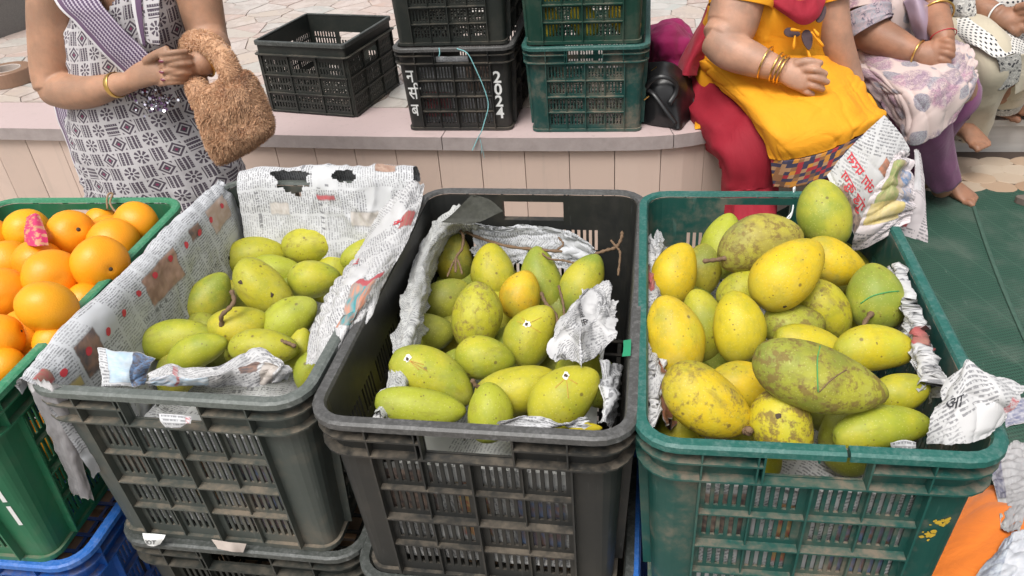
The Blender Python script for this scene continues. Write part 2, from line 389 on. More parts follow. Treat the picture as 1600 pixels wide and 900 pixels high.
def weave(co, s=900.0):
    x, y, z = sep(co); return (mth('SINE', x * s) * mth('SINE', y * s)) * .5 + .5
def m_block():                                             # white cotton block-printed in aubergine: stripes, flowers and diamonds in squares
    m = begin('block_print_cotton'); uv = tex('UV'); x0, y0, _ = sep(uv)
    wob = noise(uv, 30, 2) - .5
    a = .12; u = (x0 * math.cos(a) + y0 * math.sin(a) + wob * .003) / .041; v = (y0 * math.cos(a) - x0 * math.sin(a) + wob * .003) / .041
    iu, iv = floor_(u), floor_(v); px, py = (fract(u) - .5) * 2, (fract(v) - .5) * 2
    chk = absn(mth('MODULO', iu + iv, 2.0)); sel = absn(mth('MODULO', iu * 1.0 + iv * 3.0 + 400, 4.0)); h = white(comb(iu, iv, 3.0))
    ax, ay = absn(px), absn(py); inside = (mx_(ax, ay) < .84)
    q = mix((h < .82) * 1.0, comb(px, py), comb(py, px)); qy, qx, _ = sep(q)
    st = (fract(qx * 2.1 + .5) < .70) * inside * ((fract(qy * 3.5) > .12) + (fract(qx * 1.05) > .5))
    st = sat(st)
    d = ax + ay; dia = ((d < 1.02) * (d > .70)) + ((d < .50) * (d > .2)); cor = (d > 1.36) * inside; dia = sat(dia + cor)
    r = mth('SQRT', px * px + py * py); th = mth('ARCTAN2', py, px); pet = mth('COSINE', th * 8.0)
    flo = sat((pet > -.25) * (r > .32) * (r < .88) + (r < .2))
    mot = mix((sel < 1.5) * 1.0, comb(flo, 0, 0), comb(dia, 0, 0)); mo, _, _ = sep(mot)
    ink = mix((chk > .5) * 1.0, comb(mo, 0, 0), comb(st, 0, 0)); k, _, _ = sep(ink)
    red = (d < .2) * (sel < 1.5) * (1 - (chk > .5))
    fade = noise(uv, 120, 3)
    c = mix(sat(k * (.78 + fade * .3)), mix(fade, (.46, .44, .45), (.56, .54, .55)), mix(fade, (.032, .02, .036), (.065, .042, .07)))
    c = mix(red, c, (.22, .03, .09))
    return finish(m, c, .85, weave(uv, 2500.0), .12, .0006, sheen=.1)
BLOCK = m_block()
def m_purplestripe():                                      # purple dupatta woven with wavy pale lines
    m = begin('purple_striped_cotton'); uv = tex('UV'); x, y, _ = sep(uv)
    wig = mth('SINE', x * 900.0) * .0011; s = fract((y + wig) / .0105); pale = (s < .38) * 1.0
    edge = (y < .022) * 1.0; n = noise(uv, 60, 4)
    c = mix(pale, mix(n, (.065, .038, .085), (.11, .07, .13)), mix(n, (.40, .35, .42), (.50, .45, .51)))
    c = mix(edge, c, mix(step(y, .0085, .0075), (.115, .065, .125), (.60, .58, .60)))
    return finish(m, c, .85, weave(uv, 2000.0) + s * .5, .2, .001, sheen=.15)
PURPLE = m_purplestripe()
def cloth(name, c, rough=.8, var=.18, sheen=.25, fine=1600.0, coord='UV'):
    m = begin(name); uv = tex(coord); n = noise(uv, 18, 5); 
    wk = noise(uv, 9, 4, .55, 2.0); cr = absn(wk - .5)
    return finish(m, mix(n, tuple(x * (1 - var) for x in c), tuple(min(1, x * (1 + var)) for x in c)), rough, weave(uv, fine) * .04 + cr * 1.2 + n * .25, .35, .012, sheen=sheen)
YELLOW = cloth('marigold_cotton', (.78, .325, .007), var=.09, sheen=0.0)
RED = cloth('crimson_cotton', (.27, .005, .018), var=.14, sheen=0.0)
REDVEIL = cloth('crimson_chiffon', (.29, .004, .02), var=.2, sheen=.1)
MAGENTA = cloth('magenta_cotton', (.33, .010, .105), var=.2, sheen=.05)
MAUVE = cloth('mauve_cotton', (.21, .060, .155), var=.15, sheen=.15)
CREAM = cloth('cream_cotton', (.50, .44, .33), var=.12)
ORANGECLOTH = cloth('orange_cloth', (.80, .20, .018), var=.1, sheen=.1)
SATIN = begin('mauve_satin'); SATIN = finish(SATIN, mix(noise(tex('UV'), 20, 3), (.30, .22, .29), (.42, .33, .41)), .33, noise(tex('UV'), 40, 3), .2)
def m_patch():                                             # hem band: slanted little blocks of navy, red, ochre and tan
    m = begin('ikat_hem_band'); uv = tex('UV'); x, y, _ = sep(uv); row = floor_(y / .0105)
    xx = x / .016 + row * .37 + fract(y / .0105) * .5; cell = floor_(xx); h = white(comb(cell, row, 1.0))
    c = ramp(h, [(0, (.035, .04, .085)), (.22, (.30, .14, .055)), (.4, (.46, .26, .13)), (.55, (.40, .022, .035)), (.68, (.62, .26, .03)), (.8, (.16, .085, .05)), (.93, (.06, .06, .11))])
    n = NT.nodes.get('Color Ramp'); n.color_ramp.interpolation = 'CONSTANT'
    return finish(m, mix(noise(uv, 90, 3) * .3, c, (.10, .05, .04)), .85, weave(uv, 1500.0), .2, .001)
PATCH = m_patch()
def m_floral():                                            # blush cotton with large watercolour flowers and grey leaves
    m = begin('watercolour_floral_cotton'); uv = tex('UV'); w1 = noise(uv, 14, 4, .6, 0, 1)
    p = vadd(uv, vscale(w1, .035)); d1 = voro(p, 10.0); h1 = sep(voro(p, 10.0, out='Color'))[0]
    d2 = voro(vadd(p, (.3, .7, 0)), 15.0); h2 = sep(voro(vadd(p, (.3, .7, 0)), 15.0, out='Color'))[1]
    pet = noise(p, 60, 4, .7, 2.0); wc = noise(uv, 35, 5, .7, .6)
    c = mix(noise(uv, 8, 3), (.55, .43, .40), (.62, .50, .47))
    fl = step(d1, .58, .42) * (h1 > .12); rg = ramp(h1, [(0, (.36, .17, .26)), (.4, (.42, .22, .31)), (.62, (.27, .20, .28)), (.8, (.22, .18, .25)), (1, (.48, .18, .30))])
    c = mix(sat(fl * step(wc, .34, .62) * .8), c, rg)
    core = step(d1, .15, .09) * (h1 > .55); c = mix(core * .7, c, (.32, .06, .12))
    lf = step(d2, .46, .40) * (h2 > .35) * (1 - fl * .8); c = mix(sat(lf * (.5 + wc * .6)), c, mix(h2, (.16, .18, .22), (.34, .36, .40)))
    ln = step(absn(pet - .5), .05, .015) * sat(fl + lf); c = mix(ln * .75, c, (.15, .10, .15))
    return finish(m, c, .85, weave(uv, 2200.0), .1, .0006, sheen=.15)
FLORAL = m_floral()
def m_sleeve():
    m = begin('grey_leaf_border'); uv = tex('UV'); p = vadd(uv, vscale(noise(uv, 20, 3, .6, 0, 1), .02)); d = voro(p, 40); n = noise(p, 70, 4, .7, 2)
    return finish(m, mix(step(n, .42, .58), mix(step(d, .3, .5), (.10, .10, .14), (.30, .30, .34)), (.42, .33, .36)), .85)
SLEEVE = m_sleeve()
def m_dots():
    m = begin('polka_dot_cotton'); uv = tex('UV'); x, y, _ = sep(uv); u = x / .018; v = y / .018; sh = absn(mth('MODULO', floor_(v), 2.0)) * .5
    px = fract(u + sh) - .5; py = fract(v) - .5; r = mth('SQRT', px * px + py * py)
    g = noise(uv, 9, 3); c = mix((r < .25) * 1.0, (.64, .62, .58), (.03, .03, .04)); c = mix(step(g, .62, .66) * .45 * (r > .25), c, (.55, .36, .20))
    return finish(m, c, .85, weave(uv, 2000.0), .1)
DOTS = m_dots()
def m_paisley():
    m = begin('black_white_block_border'); uv = tex('UV'); x, y, _ = sep(uv); p = vadd(uv, vscale(noise(uv, 30, 3, .6, 0, 1), .012))
    d = voro(p, 60.0); n = noise(p, 90, 3, .6, 1.5); k = step(d, .32, .4) * .6 + step(n, .52, .56) * .5
    band = step(fract(y / .07), .3, .34); c = mix(sat(k), (.035, .035, .042), (.56, .54, .50)); c = mix(band * .0, c, (.2, .2, .22))
    return finish(m, c, .85, weave(uv, 2000.0), .1)
PAISLEY = m_paisley()
def m_fur():
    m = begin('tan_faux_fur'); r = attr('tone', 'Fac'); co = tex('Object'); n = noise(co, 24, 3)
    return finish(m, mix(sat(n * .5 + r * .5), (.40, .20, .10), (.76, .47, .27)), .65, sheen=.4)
FUR = m_fur()
LEATHER = begin('black_leather'); LEATHER = finish(LEATHER, (.012, .012, .013), .36, noise(tex('Object'), 180, 4), .2, .001, spec=.5)
TAPE = simple('brown_packing_tape', (.27, .16, .105), .35); CARD = simple('grey_cardboard_core', (.42, .36, .32), .8)
STRING = simple('turquoise_twine', (.22, .50, .52), .7); GSTR = simple('green_string', (.06, .30, .09), .6); WSTR = simple('white_thread', (.72, .74, .74), .7)
JUTE = simple('jute_twine', (.27, .185, .11), .9)
TWIG = simple('dry_stalk', (.17, .105, .06), .8, .3, 90)
SAP = simple('dried_white_sap', (.72, .70, .64), .6); PIT = simple('dark_stem_scar', (.06, .038, .022), .8, .5, 300)
RUBBER = simple('grey_rubber_sole', (.15, .12, .10), .8)
BROWNPAPER = simple('dirty_dark_paper', (.035, .036, .027), .7, .7, 160)

def m_mango():                                             # colour and blemish amount come from each fruit's own colour
    m = begin('mango_skin'); co = tex('Object'); r = objinfo('Random'); ocol = objinfo('Color'); al = objinfo('Alpha')
    p = vadd(co, comb(r * 40, r * 23, r * 11)); ex = sep(co)[0]; n1 = noise(p, 15, 5, .62); n2 = noise(p, 38, 5, .65); n3 = noise(p, 90, 4, .7)
    c = mix(step(n1, .42, .66) * .55, ocol, mix(r, (.66, .50, .030), (.40, .47, .05)))
    c = mix(step(n1, .52, .28) * .5, c, (.17, .25, .035)); c = mix(step(ex + (n2 - .5) * .05, -.012, -.06) * .34, c, (.20, .26, .045)); c = mix(step(n3, .44, .66) * .22, c, (.30, .30, .06))
    dots = voro(p, 260.0); c = mix(step(dots, .26, .12) * .32, c, (.60, .56, .20))
    dk = voro(p, 120.0); c = mix(step(dk, .20, .10) * step(n2, .44, .60) * .75, c, (.13, .085, .028)); dk2 = voro(p, 34.0); c = mix(step(dk2, .12, .06) * .7, c, (.10, .06, .025))
    bl = step(n2 * .36 + n3 * .64 + al * .27 + absn(ex) * .5, .68, .80); c = mix(bl * sat(al * .8 + .18), c, mix(n3, (.085, .048, .02), (.23, .135, .045)))
    sm = step(noise(vmul(p, (22, 60, 60)), 1.0, 5, .65), .52, .74); c = mix(sm * sat(al * .55 + .16), c, (.17, .125, .035))
    bloom = step(noise(p, 22, 5, .65), .50, .72); c = mix(bloom * .10, c, (.46, .47, .30))
    return finish(m, c, sat(.45 + bl * .22 + bloom * .18 + n3 * .10), n3 * .5 + dots * .5 + bl * .5 + n2 * .8, .22, .0016, spec=.34)
MANGO = m_mango()
def m_orange():
    m = begin('orange_peel'); co = tex('Object'); r = objinfo('Random'); ocol = objinfo('Color'); p = vadd(co, comb(r * 40, r * 9, 0))
    n1 = noise(p, 16, 4); pores = voro(p, 420.0); n2 = noise(p, 60, 4, .7)
    c = mix(n1, ocol, (.92, .385, .012)); c = mix(step(pores, .25, .1) * .25, c, (.62, .17, .004)); c = mix(step(n2, .66, .74) * .35, c, (.42, .22, .05))
    return finish(m, c, .42, pores * .8 + n1 * .2, .22, .0012, spec=.42, sss=.06, sssr=(.01, .004, .001))
ORANGE = m_orange()
WRAP = begin('pink_foil_wrapper'); WRAP = finish(WRAP, mix(step(noise(tex('UV'), 60, 3), .5, .56), (.62, .035, .14), (.60, .28, .16)), .4)

def m_news(name, base=(.545, .55, .56), seed=0.0, pitch=.0052, ang=0.0, dirty=.1):
    "newsprint: columns of broken lines of type; pictures and tinted boxes come in with the 'print' colours of the sheet"
    m = begin(name); uv = tex('UV'); x0, y0, _ = sep(uv); x = x0 * math.cos(ang) + y0 * math.sin(ang) + seed; y = y0 * math.cos(ang) - x0 * math.sin(ang) + seed * .37
    cw = .052; cx = fract(x / cw); col = floor_(x / cw); row = floor_(y / pitch); fy = fract(y / pitch)
    wrd = noise(comb(x * 420.0, row * 7.7, col * 3.1), 1.0, 1, .5); wl = noise(comb(x * 120.0, row * 5.1, col), 1.0, 0)
    line = step(fy, .2, .3) * step(fy, .82, .7); bar = step(fy, .24, .3) * step(fy, .44, .36)
    txt = sat(line * step(wrd, .40, .52) + bar * .7) * step(wl, .30, .36) * (cx > .05) * (cx < .95)
    blk = white(comb(col, floor_(y / .055), seed + 2)); gap = (blk > .12) * 1.0; ink = .62 + .25 * (blk > .5)
    hd = (white(comb(floor_(x / .10), floor_(y / .017), seed + 5)) < .045) * step(fract(y / .017), .25, .32) * step(fract(y / .017), .75, .68) * step(noise(comb(x * 190.0, floor_(y / .017) * 3.3, 1), 1.0, 1), .50, .58)
    t = sat(txt * gap * ink + hd * .9)
    n = noise(uv, 30, 5); pc = mix(n, tuple(q * .93 for q in base), base); pc = mix(step(n, .56, .8) * dirty, pc, (.40, .34, .25))
    c = mix(t * .86, pc, (.13, .13, .14))
    pr = attr('print'); pa = attr('print', 'Alpha'); c = mix(pa, c, mix(noise(uv, 140, 4) * .35, pr, (.3, .25, .22)))
    return finish(m, c, .75, n, .12, .001)
NEWS = [m_news('newsprint_white', seed=.0), m_news('newsprint_cool', (.53, .54, .56), 3.3, .0050, 1.57), m_news('newsprint_grey', (.47, .475, .46), 7.1, .0052, 1.35, .35), m_news('newsprint_pale', (.55, .545, .545), 11.7, .0056, -.5), m_news('newsprint_rosy', (.62, .56, .57), 17.2, .0054, .2)]
INKRED = simple('red_printing_ink', (.56, .045, .06), .7, .1); INKBLACK = simple('black_printing_ink', (.03, .03, .035), .7, .1)
GREYPAPER = simple('plain_grey_paper', (.23, .23, .245), .75, .2, 12)
# ------------------------------------------------------------------ setting
g = MB(); g.box((-60, -60, -.1), (60, 60, 0)); tag(g.build('ground', GROUND), kind='structure')
g = MB(); g.box((.30, -.6, .004), (3.6, 2.962, .010)); mat_o = g.build('floor_mat', MAT)
g = MB(); g.tube(catmull([PZ(1520, 318, .013), PZ(1545, 392, .013), PZ(1575, 468, .013), PZ(1625, 580, .013)], 30), [(.007, .002)] * 30, 8, flat=(0, 0, 1)); g.build('folded_seam', simple('worn_green_net', (.045, .095, .07), .85, .5, 60), mat_o, True)
tag(mat_o, 'dark green woven net mat laid on the ground beside the crates', 'mat')
# raised platform: its front edge runs along x, turns a corner and goes off to the right
EDGE_PTS = [(-4.6, 2.60), (-2.45, 2.545), (-1.3, 2.475), (-.6, 2.448), (-.15, 2.446), (.06, 2.462), (.20, 2.515), (.36, 2.63), (.75, 3.03), (1.10, 3.42), (1.9, 4.25), (3.2, 5.6)]
def edge_curve(step_=.02):
    P = catmull(EDGE_PTS, 900); L = np.concatenate([[0], np.cumsum(np.linalg.norm(np.diff(P, axis=0), axis=1))])
    return P, L
EP, EL = edge_curve()
def edge_at(s):
    x = np.interp(s, EL, EP[:, 0]); y = np.interp(s, EL, EP[:, 1]); x2 = np.interp(s + .01, EL, EP[:, 0]); y2 = np.interp(s + .01, EL, EP[:, 1]); x1 = np.interp(s - .01, EL, EP[:, 0]); y1 = np.interp(s - .01, EL, EP[:, 1])
    t = Vector((x2 - x1, y2 - y1, 0)).normalized(); return Vector((x, y, 0)), t, Vector((t.y, -t.x, 0))      # point, tangent, outward
PT = .45
plat = empty('platform', (0, 2.5, 0)); plat['kind'] = 'structure'
def strip(s0, s1, o0, o1, z0, z1, n=1, mat2=None):
    "a bent slab along the edge, from o0 to o1 outward of it"
    vs = []; fs = []; mi = []
    for k in range(n + 1):
        p, t, o = edge_at(s0 + (s1 - s0) * k / n)
        for (q, z) in ((o0, z0), (o1, z0), (o1, z1), (o0, z1)): vs.append(p + o * q + Vector((0, 0, z)) - Vector((0, 2.5, 0)))
    for k in range(n):
        a, b = k * 4, k * 4 + 4
        for j in range(4): fs.append((a + j, b + j, b + (j + 1) % 4, a + (j + 1) % 4)); mi.append(1 if (mat2 and j in (0, 1)) else 0)
    e = n * 4; fs += [(0, 3, 2, 1)[::-1], (e, e + 1, e + 2, e + 3)[::-1]]; mi += [1 if mat2 else 0] * 2
    return vs, fs, mi
SMAX = float(EL[-1])
vs = [(p[0], p[1] - 2.5, PT - .006) for p in EP[::12]]; n_ = len(vs); vs += [(3.2, 7.0, PT - .006), (-4.6, 7.0, PT - .006)]
vs = [(x, y + .012, z) for x, y, z in vs]; vs2 = [(x, y, .0) for x, y, z in vs]; N_ = len(vs)
core = link('core', mesh('core', vs + vs2, [tuple(range(N_))] + [(i, (i + 1) % N_, (i + 1) % N_ + N_, i + N_) for i in range(N_)]), [PALEGROUT, GROUT], plat); core.data.polygons.foreach_set('material_index', [0] + [1] * N_)
s = 0.0; rr = random.Random(3); COPW = .24
while s < SMAX - .1:
    l = rr.uniform(.55, .8); e = min(s + l, SMAX)
    vs, fs, mi = strip(s + .0015, e - .0015, -COPW, .022, PT - .046, PT + rr.uniform(0, .0015), max(1, int(l / .06)), True)
    link('coping_slab', mesh('coping_slab', vs, fs, False, mi), [PINK, EDGE], plat); s = e
s = 0.0
while s < SMAX - .1:
    l = .150; vs, fs, mi = strip(s + .0013, s + l - .0013, -.012, rr.uniform(.001, .003), .0, PT - .047, 2)
    link('wall_tile', mesh('wall_tile', vs, fs), TILE, plat); s += l
# broken-marble paving on the platform
def clip(poly, nx, ny, c):
    out = []
    for i in range(len(poly)):
        a, b = poly[i], poly[(i + 1) % len(poly)]; da = a[0] * nx + a[1] * ny - c; db = b[0] * nx + b[1] * ny - c
        if da <= 0: out.append(a)
        if da * db < 0: t = da / (da - db); out.append((a[0] + (b[0] - a[0]) * t, a[1] + (b[1] - a[1]) * t))
    return out
rr = random.Random(11); seeds = []; tries = 0; SA = np.zeros((9001, 2)); SW = np.array([.5, 1.3])
while tries < 9000:
    tries += 1; q = (rr.uniform(-3.4, 1.0), rr.uniform(2.5, 5.3))
    n_ = len(seeds); SA[n_] = q
    if n_ == 0 or ((SA[:n_] - q) ** 2 @ SW).min() > .0082 * (.45 + 1.1 * abs(math.sin(q[0] * 7 + q[1] * 5))): seeds.append(q)
def shown(q):
    d_ = RT.T @ np.array([q[0], q[1], PT - CAMZ]); return -60 < 800 + FPX * d_[0] / d_[2] < 1250 and -15 < 450 + FPX * d_[1] / d_[2] < 260
near = sorted([q for q in seeds if shown(q)], key=lambda q: q[0] ** 2 + q[1] ** 2)[:300]; near = set(near); far = MB()
for i, q in enumerate(seeds):
    poly = [(q[0] - .35, q[1] - .35), (q[0] + .35, q[1] - .35), (q[0] + .35, q[1] + .35), (q[0] - .35, q[1] + .35)]
    for a in seeds:
        if a is q or abs(a[0] - q[0]) > .6 or abs(a[1] - q[1]) > .6: continue
        dx, dy = a[0] - q[0], a[1] - q[1]; L = math.hypot(dx, dy); poly = clip(poly, dx / L, dy / L, (q[0] * dx + q[1] * dy) / L + L / 2 - .003)
        if len(poly) < 3: break
    if len(poly) < 3: continue
    for k in range(0, 900, 20):                              # keep clear of the coping
        p = EP[k]
        if abs(p[0] - q[0]) < .5 and abs(p[1] - q[1]) < .7:
            _, t_, o_ = edge_at(EL[k]); poly = clip(poly, o_.x, o_.y, p[0] * o_.x + p[1] * o_.y - COPW - .006)
            if len(poly) < 3: break
    if len(poly) < 3: continue
    h = rr.uniform(0, .0012); k = len(poly); top = [(x - q[0] + rr.uniform(-.004, .004), y - q[1] + rr.uniform(-.004, .004), 0) for x, y in poly]; bot = [(x, y, -.006) for x, y, z in top]; fs = [tuple(range(k))] + [(j, j + k, (j + 1) % k + k, (j + 1) % k) for j in range(k)]
    if q in near: link('paving_piece', mesh('paving_piece', top + bot, fs), MARBLE, plat, (q[0], q[1] - 2.5, PT + h))
    else: far.add([(x + q[0], y + q[1] - 2.5, z + PT + h) for x, y, z in top + bot], fs)
fo = far.build('paving', MARBLE, plat); fo['kind'] = 'stuff'
g = MB(); g.box((-4.7, 1.25, PT - .006), (.5, 1.3, PT - .004)); 
# dark granite block at the back left
gb = empty('granite_block', (-3.75, 3.95, PT)); tag(gb, 'dark grey granite block on the platform at the top left corner', 'block')
for k, (x0, x1) in enumerate(((-.9, .02), (.035, .47))):
    g = MB(); g.box((x0, -.25 + .10 * k * 0, 0), (x1, .9, .9)); g.build('stone_slab', GRANITE, gb)
gb.rotation_euler.z = -.28
g = MB(); g.box((-.85, -.20, .001), (.44, .86, .87)); g.build('joint', GROUT, gb)
# marble step and oval-stone paving at the right
st = empty('step', (2.1, 3.3, 0)); st['kind'] = 'structure'
g = MB(); g.box((-1.2, 0, .0), (1.6, .5, .125)); g.build('riser', GREYMARBLE, st)
for k in range(3):
    g = MB(); g.box((-1.2 + k * .935, -.018, .1255), (-1.2 + k * .935 + .932, .5, .152)); g.build('tread', GREYMARBLE, st)
pv = empty('pavement', (1.6, 3.1, 0)); pv['kind'] = 'structure'
g = MB(); g.box((-.95, -.16, .002), (1.6, .20, .006)); g.build('stone_bed', DARKSTONE, pv)
ovm = []
for v in range(4):
    n = 14; rr2 = random.Random(v); R0 = [1 + rr2.uniform(-.06, .06) for _ in range(n)]
    t = [(.066 * R0[j] * math.cos(2 * math.pi * j / n), .047 * R0[j] * math.sin(2 * math.pi * j / n)) for j in range(n)]
    vs = [(x * .96, y * .96, .0052) for x, y in t] + [(x, y, .004) for x, y in t] + [(x, y, 0) for x, y in t]
    ovm.append(mesh('oval_stone', vs, [tuple(range(n))] + [(j + n * a, j + n * (a + 1), (j + 1) % n + n * (a + 1), (j + 1) % n + n * a) for a in (0, 1) for j in range(n)]))
    ovm[-1].materials.append(OVAL)
for r_ in range(5):
    for c_ in range(20):
        x = -.86 + c_ * .118 + (r_ % 2) * .059; y = -.125 + r_ * .074
        if y > .165: continue
        o = link('oval_stone', ovm[(r_ * 7 + c_ * 3) % 4], None, pv, (x + rr.uniform(-.006, .006), y, .0045 + rr.uniform(0, .002))); o.rotation_euler.z = rr.uniform(-.2, .2)
# ------------------------------------------------------------------ plastic crates
class Crate:
    "geometry of one moulded crate: everything is laid out along the rounded perimeter (s), upward (z) and outward (d)"
    def __init__(c, hx, hy, H, r, taper, kind='std'):
        c.hx, c.hy, c.H, c.r, c.tp, c.kind = hx, hy, H, r, taper, kind
        c.fx, c.fy, c.a = hx - r, hy - r, math.pi * r / 2
        c.c = [0, c.fx + c.a + c.fy, 2 * c.fx + 2 * c.a + 2 * c.fy - c.fx + c.fx, 0]
        c.c[2] = c.c[1] + c.fy + c.a + c.fx; c.c[3] = c.c[2] + c.fx + c.a + c.fy; c.P = 4 * (c.fx + c.fy) + 4 * c.a
        c.cache = {}
    def half(c, i): return c.fx if i % 2 == 0 else c.fy
    def pt(c, s, d, z):
        s = (s + c.fx) % c.P; off = d - (c.H - z) * c.tp
        for i in range(4):
            L = 2 * c.half(i)
            if s <= L:
                u = s - c.half(i); x, y, nx, ny = [(u, -c.hy, 0, -1), (c.hx, u, 1, 0), (-u, c.hy, 0, 1), (-c.hx, -u, -1, 0)][i]; break
            s -= L
            if s <= c.a:
                th = s / c.r + [-math.pi / 2, 0, math.pi / 2, math.pi][i]; cx, cy = [(c.fx, -c.fy), (c.fx, c.fy), (-c.fx, c.fy), (-c.fx, -c.fy)][i]
                nx, ny = math.cos(th), math.sin(th); x, y = cx + c.r * nx, cy + c.r * ny; break
            s -= c.a
        else: x, y, nx, ny = (-c.fx, -c.hy, 0, -1)
        return (x + nx * off, y + ny * off, z)
    def breaks(c, s0, s1, nseg=5):
        out = [s0, s1]; base = [-c.fx]
        for i in range(4):
            e = c.c[i] + c.half(i); out += [e + c.a * k / nseg for k in range(nseg + 1)]; out += [e + c.a * k / nseg - c.P for k in range(nseg + 1)]; out += [e + c.a * k / nseg + c.P for k in range(nseg + 1)]
        return sorted(set(round(q, 6) for q in out if s0 - 1e-7 <= q <= s1 + 1e-7))
    def box(c, mb, s0, s1, z0, z1, d0, d1, slope=0.0):
        S = c.breaks(s0, s1); vs = []
        for s in S: vs += [c.pt(s, d0, z0), c.pt(s, d1, z0 + slope), c.pt(s, d1, z1), c.pt(s, d0, z1)]
        fs = [(0, 1, 2, 3)]; n = len(S)
        for k in range(n - 1):
            for j in range(4): fs.append((k * 4 + j, k * 4 + 4 + j, k * 4 + 4 + (j + 1) % 4, k * 4 + (j + 1) % 4))
        e = (n - 1) * 4; fs.append((e + 3, e + 2, e + 1, e)); mb.add(vs, fs)
    def panel(c, mb, S, Zs, void, th):
        S = sorted(S); ns, nz = len(S), len(Zs); vs = []
        for d in (0, -th):
            for s in S:
                for z in Zs: vs.append(c.pt(s, d, z))
        id_ = lambda k, i, j: k * ns * nz + i * nz + j; fs = []
        sol = [[not void((S[i] + S[i + 1]) / 2, (Zs[j] + Zs[j + 1]) / 2) for j in range(nz - 1)] for i in range(ns - 1)]
        get = lambda i, j: 0 <= i < ns - 1 and 0 <= j < nz - 1 and sol[i][j]
        for i in range(ns - 1):
            for j in range(nz - 1):
                if not sol[i][j]: continue
                fs.append((id_(0, i, j), id_(0, i + 1, j), id_(0, i + 1, j + 1), id_(0, i, j + 1))); fs.append((id_(1, i, j + 1), id_(1, i + 1, j + 1), id_(1, i + 1, j), id_(1, i, j)))
                for (ni, nj, a, b) in ((i - 1, j, (i, j + 1), (i, j)), (i + 1, j, (i + 1, j), (i + 1, j + 1)), (i, j - 1, (i, j), (i + 1, j)), (i, j + 1, (i + 1, j + 1), (i, j + 1))):
                    if not get(ni, nj): fs.append((id_(0, *a), id_(1, *a), id_(1, *b), id_(0, *b)))
        used = sorted({q for f in fs for q in f}); rm = {q: k for k, q in enumerate(used)}
        mb.add([vs[q] for q in used], [tuple(rm[q] for q in f) for f in fs])
    def build(c, gap=None):
        "meshes of all the parts: list of (name, mesh, is_rim, parent_index)"
        key = gap
        if key in c.cache: return c.cache[key]
        out = []; H, k = c.H, c.H / .33
        if c.kind == 'std': bz = [.268 * k, .298 * k]; rows = [(.022 * k, .074 * k), (.083 * k, .134 * k), (.146 * k, .197 * k), (.206 * k, .258 * k)]; hz = (.2725 * k, .311 * k); hw = .058 * c.hx / .2
        else: bz = [.214]; rows = [(.014, .068), (.080, .134), (.146, .200)]; hz = (.165, .197); hw = .045
        mb = MB()                                            # rim
        prof = [(-.003, H - .005), (-.001, H), (.0105, H), (.0145, H - .0028), (.0150, H - .0115), (.0122, H - .0115), (.0118, H - .005), (0, H - .0065)] if c.kind == 'std' else [(-.004, H - .004), (-.004, H), (.006, H), (.007, H - .003), (.007, H - .014), (.003, H - .014), (.003, H - .006), (0, H - .006)]
        if gap: S = c.breaks(gap[1], gap[0] + c.P)
        else: S = c.breaks(-c.fx, c.P - c.fx - 1e-6)
        vs = [c.pt(s, d, z + .0012 * math.sin(s * 17) * (1 if c.kind == 'std' else 0)) for s in S for d, z in prof]; m = len(prof); n = len(S); fs = []
        for i in range(n - 1 if gap else n):
            for j in range(m): fs.append((i * m + j, ((i + 1) % n) * m + j, ((i + 1) % n) * m + (j + 1) % m, i * m + (j + 1) % m))
        if gap: fs += [tuple(range(m))[::-1], tuple((n - 1) * m + j for j in range(m))]
        mb.add(vs, fs); out.append(('rim', mesh('rim', mb.v, mb.f), 1, None))
        for z in bz + ([.0] if c.kind == 'std' else []):     # flanges all round
            mb = MB(); d1 = .014 if z > .01 else .006
            hs = []
            for i in (0, 2): hs.append((c.c[i] - hw, c.c[i] + hw))
            if c.kind == 'std' and z == bz[1]: c.box(mb, hw + .002, c.c[2] - hw - .002, z, z + .003, .0, d1, 0); c.box(mb, c.c[2] + hw + .002, c.P - hw - .002, z, z + .003, .0, d1, 0)
            else: c.box(mb, -c.fx, c.P - c.fx - 1e-6, z, z + (.003 if z > .01 else .009), .0, d1, 0)
            out.append(('flange', mesh('flange', mb.v, mb.f), 2, None))
        for i in range(4):
            cs, hf = c.c[i], c.half(i); short = i % 2 == 0; sc = (c.hx / .2 if short else c.hy / .31)
            if c.kind == 'std':
                bays = [(-.128, -.006), (.006, .128)] if short else [(-.238, -.126), (-.116, -.006), (.006, .116), (.126, .238)]; ng, ns_ = 2, 5
            else: bays = [(-.165, -.062), (-.054, .054), (.062, .165)]; sc = 1; ng, ns_ = 1, 8
            slots = []
            for (b0, b1) in bays:
                b0 *= sc; b1 *= sc; gw = (b1 - b0) / ng
                for g_ in range(ng):
                    for q in range(ns_):
                        u = b0 + gw * g_ + gw * (q + .75) / (ns_ + .5); wd = gw / (ns_ + .5) * (.27 if c.kind == 'std' else .25); slots.append((u - wd, u + wd))
            handle = (c.kind != 'std') or short; handle = handle and (short or c.kind != 'std')
            e0, e1 = cs - hf - c.a / 2, cs + hf + c.a / 2
            S = set(c.breaks(e0, e1)) | {round(cs + q, 6) for sl in slots for q in sl} | ({cs - hw, cs + hw} if handle else set())
            Zs = {0.0, H - .0065}
            for a, b in rows: Zs |= {a + .004, b - .004} if c.kind == 'std' else {a + .005, (a + b) / 2 - .003, (a + b) / 2 + .003, b - .005}
            if handle: Zs |= set(hz)
            Zs = sorted(Zs)
            def void(s, z, cs=cs, slots=slots, handle=handle):
                u = s - cs
                if handle and abs(u) < hw and hz[0] < z < hz[1]: return True
                for a, b in rows:
                    if c.kind == 'std': ok = a + .004 < z < b - .004
                    else: ok = a + .005 < z < (a + b) / 2 - .003 or (a + b) / 2 + .003 < z < b - .005
                    if ok: return any(p < u < q for p, q in slots)
                return False
